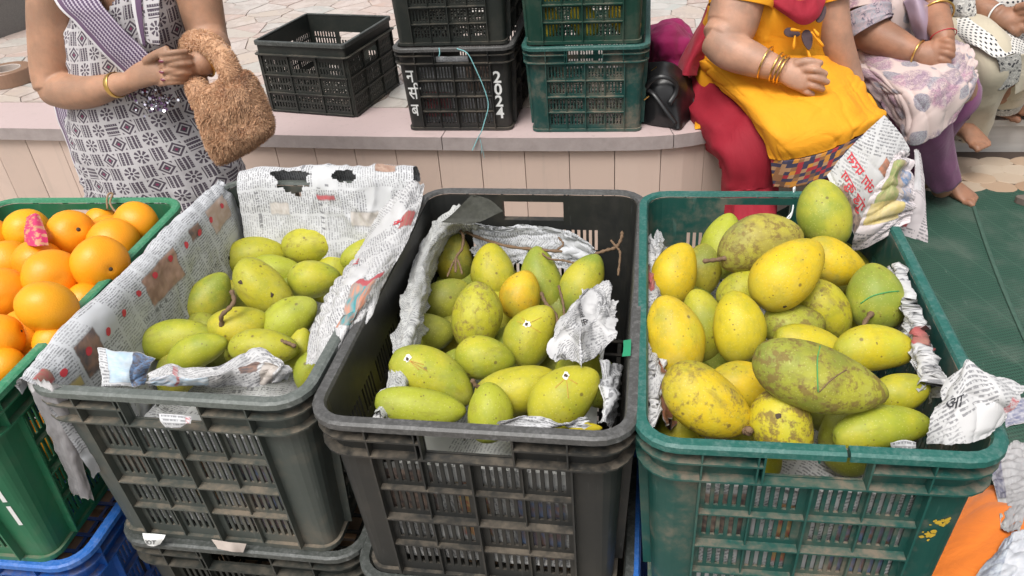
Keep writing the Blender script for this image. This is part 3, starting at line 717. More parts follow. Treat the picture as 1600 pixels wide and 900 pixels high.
            mb = MB(); c.panel(mb, S, Zs, void, .0035); pi = len(out); out.append(('wall_panel', mesh('wall_panel', mb.v, mb.f), 0, None))
            def rib(s0, s1, z0, z1, d):
                mb = MB(); c.box(mb, cs + s0, cs + s1, z0, z1, .0, d); out.append(('rib', mesh('rib', mb.v, mb.f), 2, pi))
            t = .0013
            if c.kind == 'std':
                ed = sorted({bays[0][0] * sc - .004} | {(bays[j][1] + bays[j + 1][0]) / 2 * sc for j in range(len(bays) - 1)} | {bays[-1][1] * sc + .004})
                for u in ed: rib(u - t, u + t, .0092, bz[0], .0125)
                for (b0, b1) in bays: u = (b0 + b1) / 2 * sc; rib(u - .0009, u + .0009, .0092, bz[0], .007)
                for j in range(3):
                    z = (rows[j][1] + rows[j + 1][0]) / 2
                    for x, y in zip(ed[:-1], ed[1:]): rib(x + t + .0002, y - t - .0002, z - t, z + t, .013 if j == 1 else .0095)
                n = 5 if short else 8
                for j in range(n):
                    u = (-.66, -.335, 0, .30, .64)[j] * c.hx if short else (-1 + 2 * j / (n - 1)) * (hf * .99); lo = bz[0] + .003
                    if short and abs(u) < hw: rib(u - .001, u + .001, hz[1] + .001, H - .0065, .013)
                    else: rib(u - .001, u + .001, lo, bz[1], .0135); rib(u - .001, u + .001, bz[1] + .003, H - .0065, .0135)
                if short:
                    for u in (-hw - .002, hw + .002): rib(u - .0012, u + .0012, bz[0] + .003, H - .0065, .0138)
            else:
                for u in (-.168, -.058, .058, .168): rib(u - .0015, u + .0015, .0, .214, .006)
                for z in (.006, .074, .140): rib(-hf, hf, z - .0015, z + .0015, .0068)
        mb = MB(); zb = .004; b = c.tp * c.H + .004
        nx, ny = 9, 13
        for j in range(nx + 1):
            x = -(c.hx - b - .01) + 2 * (c.hx - b - .01) * j / nx; mb.box((x - .004, -(c.hy - b), zb), (x + .004, c.hy - b, zb + .003))
        for j in range(ny + 1):
            y = -(c.hy - b - .01) + 2 * (c.hy - b - .01) * j / ny; mb.box((-(c.hx - b), y - .004, zb + .0032), (c.hx - b, y + .004, zb + .0062))
        out.append(('base_grid', mesh('base_grid', mb.v, mb.f), 0, None))
        c.cache[key] = out; return out
CR_BIG = Crate(.1985, .312, .33, .040, .055)
CR_LEDGE = Crate(.186, .29, .286, .030, .045)
CR_SQ = Crate(.179, .173, .262, .006, .0, 'square')
def place_crate(name, label, cr, pm, loc, rz=0.0, group=None, gap=None, only=None):
    t = empty(name, loc, rz); tag(t, label, 'crate', group); objs = []
    for (nm, me, isrim, par) in cr.build(gap):
        o = bpy.data.objects.new(nm, me); COL.objects.link(o)
        if len(me.materials) == 0: me.materials.append(None)
        o.material_slots[0].link = 'OBJECT'; o.material_slots[0].material = RIMS[pm.name] if isrim == 1 else (RIBS[pm.name] if isrim else pm)
        o.parent = t if par is None else objs[par]; objs.append(o)
    return t
def crate_text(crate, cr, s, side, u, z, size, mat_, rot=0.0, wx=1.0, bold=.0):
    "lettering painted on a crate wall"
    vs, fs = text_geo(s, size, bold); out = []
    for x, y, _ in vs:
        x *= wx; a = u + x * math.cos(rot) - y * math.sin(rot); b = z + x * math.sin(rot) + y * math.cos(rot); out.append(cr.pt(cr.c[side] + a, .0007, b))
    return link('painted_letter', mesh('painted_letter', out, fs), mat_, crate)
RIMZ = .816; BOT = RIMZ - .33
# front row: the two crates of each stack
cL = place_crate('plastic_crate', 'dusty dark olive crate of mangoes, lined with white newspaper, left of the black one', CR_BIG, PL_DARK, (-.640, 1.047, BOT), math.radians(-.6), 'fruit crates in the front row')
cM = place_crate('plastic_crate', 'black crate of green mangoes in the middle of the front row', CR_BIG, PL_BLACK, (-.2105, 1.018, BOT), math.radians(-.3), 'fruit crates in the front row')
cR = place_crate('plastic_crate', 'teal green crate heaped with yellow mangoes, its front rim cracked', CR_BIG, PL_TEAL, (.203, 1.016, BOT), math.radians(.6), 'fruit crates in the front row', gap=(.028, .032))
cO = place_crate('plastic_crate', 'light green crate full of oranges at the left edge', CR_BIG, PL_GREEN, (-1.107, .985, BOT - .012), math.radians(1.5), 'fruit crates in the front row')
lowL = place_crate('plastic_crate', 'black crate underneath the dark olive mango crate', CR_BIG, PL_EBLACK, (-.628, 1.060, BOT - .331), math.radians(-.2), 'lower crates of the front stacks')
lowM = place_crate('plastic_crate', 'black crate underneath the black mango crate in the middle', CR_BIG, PL_EBLACK, (-.2105, 1.03, BOT - .331), 0, 'lower crates of the front stacks')
lowR = place_crate('plastic_crate', 'blue crate underneath the teal green mango crate', CR_BIG, PL_BLUE, (.203, 1.03, BOT - .331), 0, 'lower crates of the front stacks')
lowO = place_crate('plastic_crate', 'blue crate underneath the crate of oranges', CR_BIG, PL_BLUE, (-1.085, 1.005, BOT - .343), math.radians(.5), 'lower crates of the front stacks')
# low timber trestle that carries the lower crates, out of sight behind them
tr = empty('timber_trestle', (-.44, 1.03, 0)); tag(tr, 'low wooden trestle hidden under the front stacks of crates', 'trestle')
for k in range(4):
    g = MB(); g.box((-.98, -.27 + k * .15, .112), (.95, -.15 + k * .15, .1425)); g.build('plank', simple('rough_timber', (.30, .20, .12), .8) if k == 0 else bpy.data.materials['rough_timber'], tr)
for x in (-.85, 0, .8):
    g = MB(); g.box((x - .04, -.27, 0), (x + .04, .30, .1118)); g.build('bearer', bpy.data.materials['rough_timber'], tr)
# crates on the platform
cS = place_crate('plastic_crate', 'empty square black crate standing alone on the platform edge', CR_SQ, PL_EBLACK, (-1.176, 2.81, PT + .0025), math.radians(-11), 'crates on the platform')
c2 = place_crate('plastic_crate', 'black crate with white painted 2024, lower of its stack on the platform', CR_LEDGE, PL_BLACK, (-.622, 2.766, PT + .0025), math.radians(-.5), 'crates on the platform')
c2u = place_crate('plastic_crate', 'empty black crate stacked on the crate painted 2024', CR_LEDGE, PL_EBLACK, (-.628, 2.772, PT + .2895), math.radians(.4), 'crates on the platform')
c3 = place_crate('plastic_crate', 'scuffed teal crate, lower of the green stack on the platform', CR_LEDGE, PL_OLDTEAL, (-.200, 2.752, PT + .0025), math.radians(.4), 'crates on the platform')
c3u = place_crate('plastic_crate', 'dark green crate holding yellow fruit, upper of the green stack', CR_LEDGE, PL_BOTTLE, (-.203, 2.756, PT + .2895), math.radians(-.2), 'crates on the platform')
for k, ch in enumerate('2024'): crate_text(c2, CR_LEDGE, ch, 0, .128, .166 - k * .041, .054, WHITEPAINT, bold=.0012)
for ch, z in (('न', .170), ('सी', .112), ('ब', .052)): crate_text(c2, CR_LEDGE, ch, 0, -.163, z, .062, WHITEPAINT, wx=.76, bold=.0006)
for ch, z in (('2', .20), ('1', .145), ('1', .09)): crate_text(cO, CR_BIG, ch, 0, .150, z, .062, WHITEPAINT, bold=.0015)
_fr = random.Random(9); YPAINT = simple('flaked_yellow_paint', (.55, .36, .03), .7, .2, 120); _g = MB()
for k in range(34):
    u, z = (.158 + _fr.gauss(0, .007), .205 + _fr.gauss(0, .006)) if k < 20 else (.152 + _fr.gauss(0, .004), .180 + _fr.gauss(0, .010)); n = _fr.randint(5, 8); r = _fr.uniform(.0012, .0042)
    _g.add([CR_BIG.pt(u + r * _fr.uniform(.6, 1.3) * math.cos(6.283 * j / n), .0006 + .00003 * k, z + r * _fr.uniform(.6, 1.3) * math.sin(6.283 * j / n)) for j in range(n)], [tuple(range(n))])
_g.build('paint_mark', YPAINT, cR)
crate_text(lowO, CR_BIG, 'ω/2', 1, -.27, .10, .10, INKBLACK, rot=.3)
g = MB(); g.tube(catmull([PY(686, 75, 2.448), PY(687, 82, 2.445), PY(686, 88, 2.444)], 6), .0018, 6); tw = empty('twine', PY(720, 75, 2.45)); tw.location = (0, 0, 0)
tag(tw, 'loose turquoise twine hanging down the crate painted 2024', 'twine')
g.build('loop', STRING, tw)
g = MB(); g.tube(catmull([PY(714, 76, 2.447), PY(730, 83, 2.440), PY(742, 105, 2.438), PY(757, 140, 2.436), PY(763, 165, 2.433), PY(757, 190, 2.425), PY(752, 206, 2.418), PZ(747, 215, PT + .003), PY(738, 235, 2.415)], 40), .0016, 6); g.build('strand', STRING, tw)
for a in ((752, 240), (757, 247)):
    g = MB(); g.tube(catmull([PZ(749, 214, PT + .003), PY(752, 226, 2.418), PY(a[0], a[1], 2.416)], 8), .0007, 5); g.build('frayed_end', STRING, tw)
# ------------------------------------------------------------------ fruit
from mathutils.bvhtree import BVHTree
CAMP = Vector((0, 0, CAMZ))
def hit(o, px, py):
    me = o.data; mw = Matrix.Translation(o.location) @ o.rotation_euler.to_matrix().to_4x4()
    b = BVHTree.FromPolygons([mw @ v.co for v in me.vertices], [tuple(p.vertices) for p in me.polygons])
    d = Vector(ray(px, py)).normalized(); h = b.ray_cast(CAMP, d)
    if h[0] is None:
        h = b.find_nearest(CAMP + d * (d.dot(o.location - CAMP)))
    return h[0], h[1]
def to_local(o, p):
    mw = Matrix.Translation(o.location) @ o.rotation_euler.to_matrix().to_4x4(); return mw.inverted() @ Vector(p)
def mango_mesh(a, b, seed, nu=36, nv=22):
    rr = random.Random(seed); bend = rr.uniform(.08, .22) * rr.choice((-1, 1)); egg = rr.uniform(.06, .18); flat = rr.uniform(.86, .97); beak = rr.uniform(0, .10)
    vs = []; fs = []; b *= .985 / (1 + egg * .42); a *= 1.07; shl = rr.uniform(-.12, .12)
    for i in range(nv + 1):
        th = math.pi * i / nv; t = -math.cos(th); r = math.sin(th) ** 1.03 * (1 - egg * t - beak * max(0, t) ** 3)
        x = a * (t - (.06 * math.exp(-(r / .18) ** 2) * (-1 if t < 0 else 0)))
        for j in range(nu):
            ph = 2 * math.pi * j / nu; y = b * r * math.cos(ph) + bend * b * (t * t - .4) + shl * b * t; z = b * r * math.sin(ph) * flat
            k = 1 + .075 * mn.noise(Vector((x * 14 + seed * 3.7, y * 14, z * 14 - seed))) + .018 * mn.noise(Vector((x * 40 + seed, y * 40, z * 40)))
            vs.append((x, y * k, z * k))
    for i in range(nv):
        for j in range(nu): fs.append((i * nu + j, i * nu + (j + 1) % nu, (i + 1) * nu + (j + 1) % nu, (i + 1) * nu + j))
    return mesh('mango', vs, fs, True)
MC = dict(y=(.64, .43, .012), yg=(.42, .385, .022), g=(.265, .305, .036), o=(.235, .235, .032), or_=(.64, .38, .014), b=(.345, .365, .026), br=(.34, .275, .055), go=(.54, .43, .016))
MANGOES = []; _mc = [0]
def inside(p, c, mx=.145, my=.25): return Vector((min(max(p.x, c[0] - mx), c[0] + mx), min(max(p.y, c[1] - my), c[1] + my), p.z))
def mango(px, py, a, b, ang, z, c, brown, label, group, tilt=0.0, at=None, box=None):
    p = at if at is not None else PZ(px, py, z)
    if box: p = inside(p, box)
    p = p; k = mpp(p) if at is None else .001; _mc[0] += 1
    me = mango_mesh(a * k, b * k, _mc[0]); o = link('mango', me, MANGO); o.location = p
    an = math.radians(ang); X_ = (RIGHT * math.cos(an) - DOWN * math.sin(an)); X_ = (X_ * math.cos(math.radians(tilt)) + FWD * math.sin(math.radians(tilt))).normalized()
    Zc = (-FWD); Zc = (Zc - X_ * Zc.dot(X_)).normalized(); Yc = Zc.cross(X_)
    o.rotation_euler = Matrix((X_, Yc, Zc)).transposed().to_euler(); o.color = (*MC[c], min(1, brown + .08))
    tag(o, label, 'mango', group); MANGOES.append(o); return o
def stem(o, pts, rad=.0028):
    "a woody stalk that starts at the fruit's skin; pts = (px, py, lift toward the camera in m)"
    h, n = hit(o, *pts[0][:2]); P = [h - n * .004] + [CAMP + Vector(ray(x, y)).normalized() * ((h - CAMP).length - l) for x, y, l in pts[1:]]
    Q = catmull([to_local(o, q) for q in P], 4 * len(P)); g = MB(); R_ = [rad * (1.5 if i < 2 else 1 + .2 * math.sin(i * 2.1)) for i in range(len(Q))]; R_[-1] = rad * 1.25
    g.tube(Q, R_, 7); return g.build('stalk', TWIG, o, True)
def disc(o, px, py, r, mat_, name, lift=.0006, jag=.0, n=12):
    h, nn = hit(o, px, py); t = nn.orthogonal().normalized(); b = nn.cross(t); vs = []
    for k in range(n):
        th = 2 * math.pi * k / n; q = h + (t * math.cos(th) + b * math.sin(th)) * r * (1 + jag * random.uniform(-1, 1)); vs.append(to_local(o, q + nn * lift))
    vs.append(to_local(o, h + nn * (lift + r * .25)))
    return link(name, mesh(name, vs, [(k, (k + 1) % n, n) for k in range(n)], True), mat_, o)
def line_on(o, pts, rad, mat_, name):
    P = []
    for x, y in pts: h, n = hit(o, x, y); P.append(to_local(o, h + n * rad))
    g = MB(); g.tube(catmull(P, 4 * len(P)), rad, 5); return g.build(name, mat_, o, True)
def scar(o, px, py, r=.0034): return disc(o, px, py, r, PIT, 'stem_scar', .0004, .25)
def sap(o, px, py):
    disc(o, px, py, .0056, SAP, 'sap_ring', .0006, .35); disc(o, px, py, .0024, PIT, 'stem_scar', .0022, .3)
GR, GM, GL = 'mangoes in the teal crate', 'mangoes in the black crate', 'mangoes in the olive crate'
SAPLINE = simple('dry_sap_streak', (.52, .27, .04), .5)
# teal crate
R1 = mango(1288, 335, 52, 43, 103, .835, 'g', .12, 'green mango standing upright at the back of the teal crate', GR)
R2 = mango(1187, 381, 65, 45, 14, .820, 'br', .62, 'mango covered in brown scurf with a long stalk, at the back of the teal crate', GR); stem(R2, [(1132, 404), (1118, 406, .006), (1100, 408, .012)], .0034)
R3 = mango(1128, 385, 50, 33, 82, .770, 'b', .05, 'bright yellow green mango half behind the brown scurfy mango', GR)
R4 = mango(1230, 427, 64, 50, 52, .850, 'y', .15, 'large clean yellow mango on top of the heap, below the scurfy one', GR); scar(R4, 1226, 479)
R5 = mango(1302, 410, 50, 39, -28, .800, 'y', .25, 'yellow mango right of the topmost yellow one, with a dark stalk end', GR); scar(R5, 1281, 389)
R6 = mango(1055, 427, 47, 38, 72, .785, 'y', .05, 'yellow mango against the back left side of the teal crate', GR)
R7 = mango(1097, 420, 44, 35, 70, .745, 'o', .3, 'olive mango wedged behind the yellow one at the back left of the teal crate', GR)
R8 = mango(1053, 530, 66, 47, 105, .790, 'y', .2, 'long yellow mango standing along the left wall of the teal crate', GR)
R9 = mango(1153, 511, 54, 43, 96, .800, 'go', .08, 'smooth yellow mango with a green dimple, left of centre in the teal crate', GR)
R10 = mango(1098, 508, 54, 38, 98, .755, 'yg', .12, 'yellow green mango squeezed between two upright yellow mangoes', GR)
R11 = mango(1158, 452, 40, 33, 40, .760, 'yg', .45, 'dull mango mostly hidden under the topmost yellow mango', GR)
R12 = mango(1240, 510, 46, 40, 5, .775, 'o', .6, 'round olive mango with brown scurf in the centre of the teal crate', GR); scar(R12, 1226, 480)
R13 = mango(1289, 483, 50, 38, -52, .780, 'yg', .5, 'yellow green mango with brown flecks right of the topmost mango', GR)
R14 = mango(1368, 465, 51, 47, 100, .790, 'g', .3, 'round green mango with a stalk and green string at the right wall', GR); stem(R14, [(1362, 490), (1350, 507, .02), (1349, 530, .035), (1354, 546, .04)], .0034); line_on(R14, [(1345, 474), (1362, 463), (1385, 457), (1404, 455)], .0009, GSTR, 'string')
R15 = mango(1368, 546, 62, 39, 4, .790, 'go', .12, 'yellow mango lying under the stalked green mango', GR)
R16 = mango(1263, 538, 52, 32, -15, .785, 'go', .15, 'orange yellow mango peeping out behind the biggest mango', GR)
R17 = mango(1281, 591, 103, 57, -19, .850, 'o', .62, 'biggest mango, olive with a brown end, lying across the front of the heap', GR); line_on(R17, [(1281, 541), (1277, 560), (1277, 585), (1278, 612)], .0008, GSTR, 'string'); line_on(R17, [(1280, 612), (1300, 592), (1322, 578)], .0007, TWIG, 'scratch')
R18 = mango(1104, 627, 73, 54, -35, .810, 'y', .55, 'orange yellow mango with brown streaks at the front left corner of the teal crate', GR); stem(R18, [(1163, 672), (1168, 675, .004), (1171, 671, .008)], .005)
R19 = mango(1168, 606, 60, 42, -6, .775, 'y', .35, 'yellow mango lying behind the front left one in the teal crate', GR)
R20 = mango(1222, 660, 56, 51, 95, .790, 'go', .7, 'scurfy yellow mango seen end on at the front rim of the teal crate', GR); disc(R20, 1216, 650, .0035, PIT, 'stem_scar', .0003, .3)
R21 = mango(1408, 613, 43, 33, 8, .785, 'yg', .1, 'plain yellow green mango at the right wall above the front one', GR)
R22 = mango(1378, 670, 74, 36, 7, .785, 'b', .12, 'bright green mango lying at the front right rim of the teal crate', GR)
for k, (x, y, z) in enumerate(((1310, 640, .72), (1035, 610, .72), (1065, 670, .715), (1320, 690, .715), (1200, 570, .70), (1340, 500, .71), (1240, 450, .71), (1120, 560, .70), (1180, 700, .70), (1380, 420, .70), (1060, 480, .70))):
    mango(x, y, 54, 40, 37 * k, z, ('o', 'g', 'yg')[k % 3], .3, 'shadowed mango deep down between the others in the teal crate', GR, box=(.203, 1.016))
# black crate
M1 = mango(711, 405, 38, 31, 92, .690, 'o', .25, 'dull green mango at the back left corner of the black crate', GM)
M2 = mango(772, 425, 43, 37, 98, .705, 'yg', .22, 'yellow green mango against the back wall, left of centre in the black crate', GM)
M3 = mango(847, 437, 50, 36, 100, .700, 'g', .1, 'green mango against the back wall, right of centre in the black crate', GM)
M4 = mango(912, 445, 49, 36, 68, .715, 'g', .08, 'pale green mango at the back right corner of the black crate', GM)
M5 = mango(695, 468, 40, 36, 28, .690, 'o', .3, 'olive green mango at the left wall behind the speckled one', GM)
M6 = mango(744, 494, 51, 41, 92, .735, 'yg', .55, 'brown speckled olive mango standing in the middle of the black crate', GM)
M7 = mango(814, 462, 38, 34, 85, .715, 'or_', .12, 'only orange yellow mango in the black crate', GM)
M8 = mango(830, 524, 50, 41, 55, .735, 'yg', .2, 'yellow green mango with a white sap ring in the middle of the black crate', GM); sap(M8, 823, 507)
M9 = mango(671, 522, 38, 34, 20, .700, 'o', .3, 'small olive mango at the left wall of the black crate', GM)
M10 = mango(757, 560, 45, 37, 2, .740, 'b', .2, 'plump green mango in the centre front of the black crate', GM)
M11 = mango(675, 589, 68, 42, -25, .760, 'b', .15, 'long green mango with a dark stem hole at the left front of the black crate', GM); sap(M11, 637, 561)
M12 = mango(656, 636, 68, 33, -7, .765, 'b', .22, 'long green mango along the front rim at the left corner of the black crate', GM)
M13 = mango(806, 608, 62, 40, 14, .755, 'yg', .2, 'yellow green mango with a broken stalk in the front half of the black crate', GM); stem(M13, [(752, 604), (744, 603, .004), (738, 594, .008)], .003)
M14 = mango(765, 645, 45, 38, 90, .765, 'b', .2, 'round green mango seen end on at the front rim of the black crate', GM)
M15 = mango(881, 622, 62, 47, 42, .775, 'yg', .18, 'big green mango with yellow flush and sap ring at the right front', GM); sap(M15, 884, 588)
for q in ((868, 606), (888, 622), (902, 600)): line_on(M15, [(885, 590), ((885 + q[0]) / 2, (590 + q[1]) / 2), q], .0005, SAPLINE, 'sap_streak')
for q in ((800, 500), (812, 490), (846, 496), (845, 520)): line_on(M8, [(823, 507), ((823 + q[0]) / 2, (507 + q[1]) / 2), q], .0004, SAPLINE, 'sap_streak')
for q in ((662, 570), (668, 580), (655, 578)): line_on(M11, [(639, 563), ((639 + q[0]) / 2, (563 + q[1]) / 2), q], .0005, SAPLINE, 'sap_streak')
M16 = mango(892, 668, 46, 14, -3, .745, 'go', .2, 'sliver of yellow mango at the right end of the front rim, black crate', GM)
M17 = mango(905, 575, 38, 34, 40, .730, 'b', .1, 'green mango under the crumpled newspaper in the black crate', GM)
M18 = mango(938, 600, 36, 30, 80, .700, 'g', .1, 'shaded green mango at the right wall of the black crate', GM)
for k, (x, y, z) in enumerate(((720, 530, .65), (800, 545, .66), (780, 500, .64), (860, 560, .66), (700, 590, .67), (640, 610, .67), (880, 490, .64), (725, 445, .63), (830, 640, .68), (800, 420, .63))):
    mango(x, y, 48, 38, 53 * k, z, ('o', 'g', 'yg')[k % 3], .3, 'shadowed mango deep down between the others in the black crate', GM, box=(-.2105, 1.018))
# olive crate
L1 = mango(395, 402, 52, 31, 14, .690, 'yg', .3, 'yellow green mango at the back left corner of the newspaper-lined crate', GL)
L2 = mango(488, 383, 45, 32, 8, .705, 'yg', .42, 'brownish mango at the back of the newspaper-lined crate under the torn hole', GL); scar(L2, 516, 373)
L3 = mango(412, 449, 52, 38, -38, .735, 'yg', .3, 'olive mango with a dark spot on top of the left mango heap', GL); scar(L3, 376, 441, .0045); disc(L3, 425, 461, .0045, PIT, 'bruise', .0004, .5, 9)
L4 = mango(432, 423, 38, 28, -5, .695, 'b', .1, 'pale green mango half hidden behind the spotted olive one', GL)
L5 = mango(491, 436, 39, 33, -5, .715, 'b', .25, 'green mango right of the spotted olive one', GL)
L6 = mango(324, 467, 46, 36, 52, .705, 'g', .15, 'green mango leaning on the newspaper at the left wall', GL)
L7 = mango(277, 531, 58, 33, 8, .725, 'b', .2, 'long green mango at the front left of the newspaper-lined crate', GL)
L8 = mango(308, 550, 47, 29, 20, .745, 'b', .02, 'smooth bright green mango at the front behind the blue printed paper', GL)
L9 = mango(374, 511, 45, 38, 15, .745, 'yg', .22, 'yellow green mango with a bent dry stalk in the middle of the left heap', GL); stem(L9, [(345, 508), (346, 494, .014), (358, 482, .022), (366, 470, .022), (362, 455, .02)], .0036)
L10 = mango(452, 502, 48, 36, 46, .740, 'b', .08, 'smooth green mango left of the folded picture page', GL)
L11 = mango(412, 543, 52, 31, -4, .755, 'yg', .35, 'yellow green mango with a stalk at its right end near the front', GL); stem(L11, [(440, 531), (450, 536, .006), (461, 541, .01)], .003)
L12 = mango(560, 396, 30, 20, 40, .705, 'b', .1, 'sliver of green mango showing at the back right under the paper', GL)
L14 = mango(486, 578, 34, 25, 62, .715, 'b', .1, 'green mango below the tip of the folded picture page', GL)
L13 = mango(468, 548, 34, 24, 70, .725, 'b', .1, 'green mango half under the paper at the front right of the left heap', GL)
for k, (x, y, z) in enumerate(((360, 470, .65), (440, 470, .65), (520, 440, .64), (330, 530, .66), (400, 560, .68), (440, 400, .63), (280, 580, .68))):
    mango(x, y, 46, 36, 41 * k, z, ('o', 'g', 'yg')[k % 3], .3, 'shadowed mango deep down between the others in the newspaper-lined crate', GL, box=(-.64, 1.047))
# loose stalks lying on the mangoes of the black crate
def twig(name, label, pts, rad, extra=()):
    t = empty(name, (0, 0, 0)); tag(t, label, 'stalk', 'dry mango stalks')
    for k, ps in enumerate([pts] + list(extra)):
        Q = catmull([PZ(x, y, z) for x, y, z in ps], 6 * len(ps)); R_ = [rad * (1 + .25 * math.sin(i * 1.7 + k)) * (1 if k == 0 else .7) for i in range(len(Q))]
        g = MB(); g.tube(Q, R_, 6); g.build('branch', TWIG, t, True)
twig('mango_stalk', 'long dry stalk lying across the back mangoes of the black crate', [(712, 352, .735), (740, 368, .742), (790, 384, .745), (840, 390, .748), (878, 393, .75)], .0028, [[(840, 390, .748), (858, 404, .748), (880, 407, .75), (897, 411, .75)], [(868, 392, .75), (880, 382, .755), (873, 371, .757)]])
twig('mango_stalk', 'hooked dry stalk hanging over the back left mango of the black crate', [(709, 352, .74), (723, 366, .748), (722, 388, .738), (713, 402, .735), (712, 425, .728)], .0028, [[(713, 402, .735), (706, 415, .73), (699, 432, .725)], [(713, 402, .735), (719, 416, .73), (722, 428, .727)]])
twig('mango_stalk', 'forked dry stalk in the back right corner of the black crate', [(930, 397, .75), (948, 391, .755), (963, 386, .758), (971, 372, .762), (972, 362, .764)], .003, [[(963, 386, .758), (969, 396, .757), (966, 430, .752)], [(963, 386, .758), (955, 376, .76)]])
twig('mango_stalk', 'crooked dry stalk between the orange mango and the crumpled paper', [(846, 458, .745), (853, 474, .752), (867, 490, .757), (876, 516, .752)], .003, [[(873, 447, .765), (880, 475, .76), (882, 500, .757)]])
# oranges
GO = 'oranges in the light green crate'
ocent = []
def orange(px, py, r, z, label, tint=0.0, navel=None, ry=None):
    p = PZ(px, py, z); k = mpp(p) * r; nu, nv = 32, 20; vs = []; fs = []; sd = len(ocent); ocent.append(p)
    sq = .93 if ry is None else ry / r
    for i in range(nv + 1):
        th = math.pi * i / nv
        for j in range(nu):
            ph = 2 * math.pi * j / nu; d = Vector((math.sin(th) * math.cos(ph), math.sin(th) * math.sin(ph), -math.cos(th)))
            q = 1 + .03 * mn.noise(d * 1.6 + Vector((sd * 3.1, 0, sd))) - .09 * math.exp(-(math.sin(th) / .16) ** 2) * (1 if d.z > 0 else .4)
            vs.append((d.x * k * q, d.y * k * q, d.z * k * q * max(.86, sq)))
    for i in range(nv):
        for j in range(nu): fs.append((i * nu + j, i * nu + (j + 1) % nu, (i + 1) * nu + (j + 1) % nu, (i + 1) * nu + j))
    o = link('orange', mesh('orange', vs, fs, True), ORANGE); o.location = p
    rr = random.Random(sd + 40)
    if navel:
        n = (RIGHT * navel[0] - DOWN * navel[1] - FWD * navel[2]).normalized()
    else: n = Vector((rr.uniform(-1, 1), rr.uniform(.2, 1), rr.uniform(-.4, .6))).normalized()
    o.rotation_euler = n.to_track_quat('Z', 'Y').to_euler(); o.color = (.82 - .15 * tint, .285 + .06 * tint, .006, 1)
    tag(o, label, 'orange', GO)
    vs, fs = tube([(0, 0, k * .86 * max(.86, sq)), (0, 0, k * .93 * max(.86, sq))], .0045 if navel else .003, 8); link('stem_button', mesh('stem_button', vs, fs), PIT, o)
    return o
orange(212, 350, 35, .790, 'orange at the back right corner of the light green crate', ry=29)
orange(178, 381, 40, .785, 'orange in front of the back right corner one')
orange(157, 412, 44, .815, 'topmost orange, right of centre, with a dark stem dot', navel=(.75, -.25, .6), ry=36)
orange(112, 365, 37, .800, 'orange beside the pink wrapper with its navel to the right', navel=(.72, .15, .7))
orange(160, 346, 26, .755, 'small piece of orange at the back wall')
O6 = orange(43, 360, 34, .795, 'greenish orange with a pink wrapper stuck on it', 1.6)
orange(-13, 378, 38, .780, 'orange cut by the left edge of the picture at the back')
orange(16, 412, 37, .775, 'orange at the left, behind the deep orange one')
orange(60, 409, 37, .785, 'deep orange one left of the topmost orange', -.6)
orange(82, 433, 44, .810, 'large orange left of and below the topmost one', ry=37)
orange(74, 480, 46, .835, 'front golden orange that lies highest on the left', .5, ry=39)
orange(4, 461, 43, .800, 'deep orange one at the left edge, level with the golden one', -.6)
orange(135, 472, 31, .775, 'orange at the right wall beside the golden one')
orange(39, 521, 38, .785, 'orange below the golden one')
orange(3, 527, 36, .805, 'orange at the lower left edge of the picture')
orange(86, 536, 32, .785, 'lowest orange at the right wall of the crate')
orange(10, 572, 30, .780, 'sliver of orange at the very bottom of the pile')
for k, (x, y, z, r) in enumerate(((128, 440, .745, 36), (112, 408, .74, 36), (224, 390, .735, 30), (25, 391, .74, 34), (60, 560, .745, 34), (110, 500, .735, 34), (30, 480, .74, 36), (180, 430, .73, 34))):
    orange(x, y, r, z, 'orange lying deeper in the pile, only seen through gaps')
_or = random.Random(4); _k = 0
def orange_at(p, label):
    d_ = RT.T @ np.array([p[0], p[1], p[2] - CAMZ]); return orange(800 + FPX * d_[0] / d_[2], 450 + FPX * d_[1] / d_[2], .042 / (d_[2] / FPX), p[2], label)
for iz, z in enumerate((.55, .625, .70, .765)):
    for ix in range(4):
        for iy in range(6):
            p = (-1.107 + (ix - 1.5) * .085 + (iz % 2) * .02, .985 + (iy - 2.5) * .088 + (iz % 2) * .03, z + _or.uniform(-.008, .008))
            if (iz < 2 and 0 < ix < 3 and 0 < iy < 5) or (iz > 1 and any((Vector(p) - q).length < (.072 if iz == 3 else .062) for q in ocent)): continue
            orange_at(p, 'orange lying deeper in the pile, only seen through gaps')
# fruit in the upper green crate on the platform, seen through the slots
for k in range(9):
    o = mango(0, 0, 58, 44, 90 + 17 * k, 0, ('y', 'go', 'y')[k % 3], .0, 'yellow fruit inside the upper green crate, seen through its slots', 'fruit in the upper green crate', at=Vector((-.325 + .122 * (k % 3), 2.529, .80 + .085 * (k // 3))))
# ------------------------------------------------------------------ newspapers
def sheet_shape(name, sheet, vs, fs, u, v, mat_, lift=.001):
    G, N, U, Vv = o_grid[sheet.name]; nu, nv = len(U), len(Vv); out = []
    for x, y in vs:
        fi = min(max(np.interp(u * U[-1] + x, U, np.arange(nu)), 0), nu - 1.001); fj = min(max(np.interp(v * Vv[-1] + y, Vv, np.arange(nv)), 0), nv - 1.001)
        i, j = int(fi), int(fj); p, q = fi - i, fj - j
        g = lambda A: (A[i, j] * (1 - p) * (1 - q) + A[i + 1, j] * p * (1 - q) + A[i, j + 1] * (1 - p) * q + A[i + 1, j + 1] * p * q)
        n = g(N); pt = g(G)
        if n @ (np.array([0, 0, CAMZ]) - pt) < 0: n = -n
        out.append(pt + n * lift)
    return link(name, mesh(name, out, fs), mat_, sheet)
def dot(sheet, u, v, r, mat_):
    n = 10; return sheet_shape('printed_dot', sheet, [(r * math.cos(2 * math.pi * k / n), r * math.sin(2 * math.pi * k / n)) for k in range(n)], [tuple(range(n))], u, v, mat_)
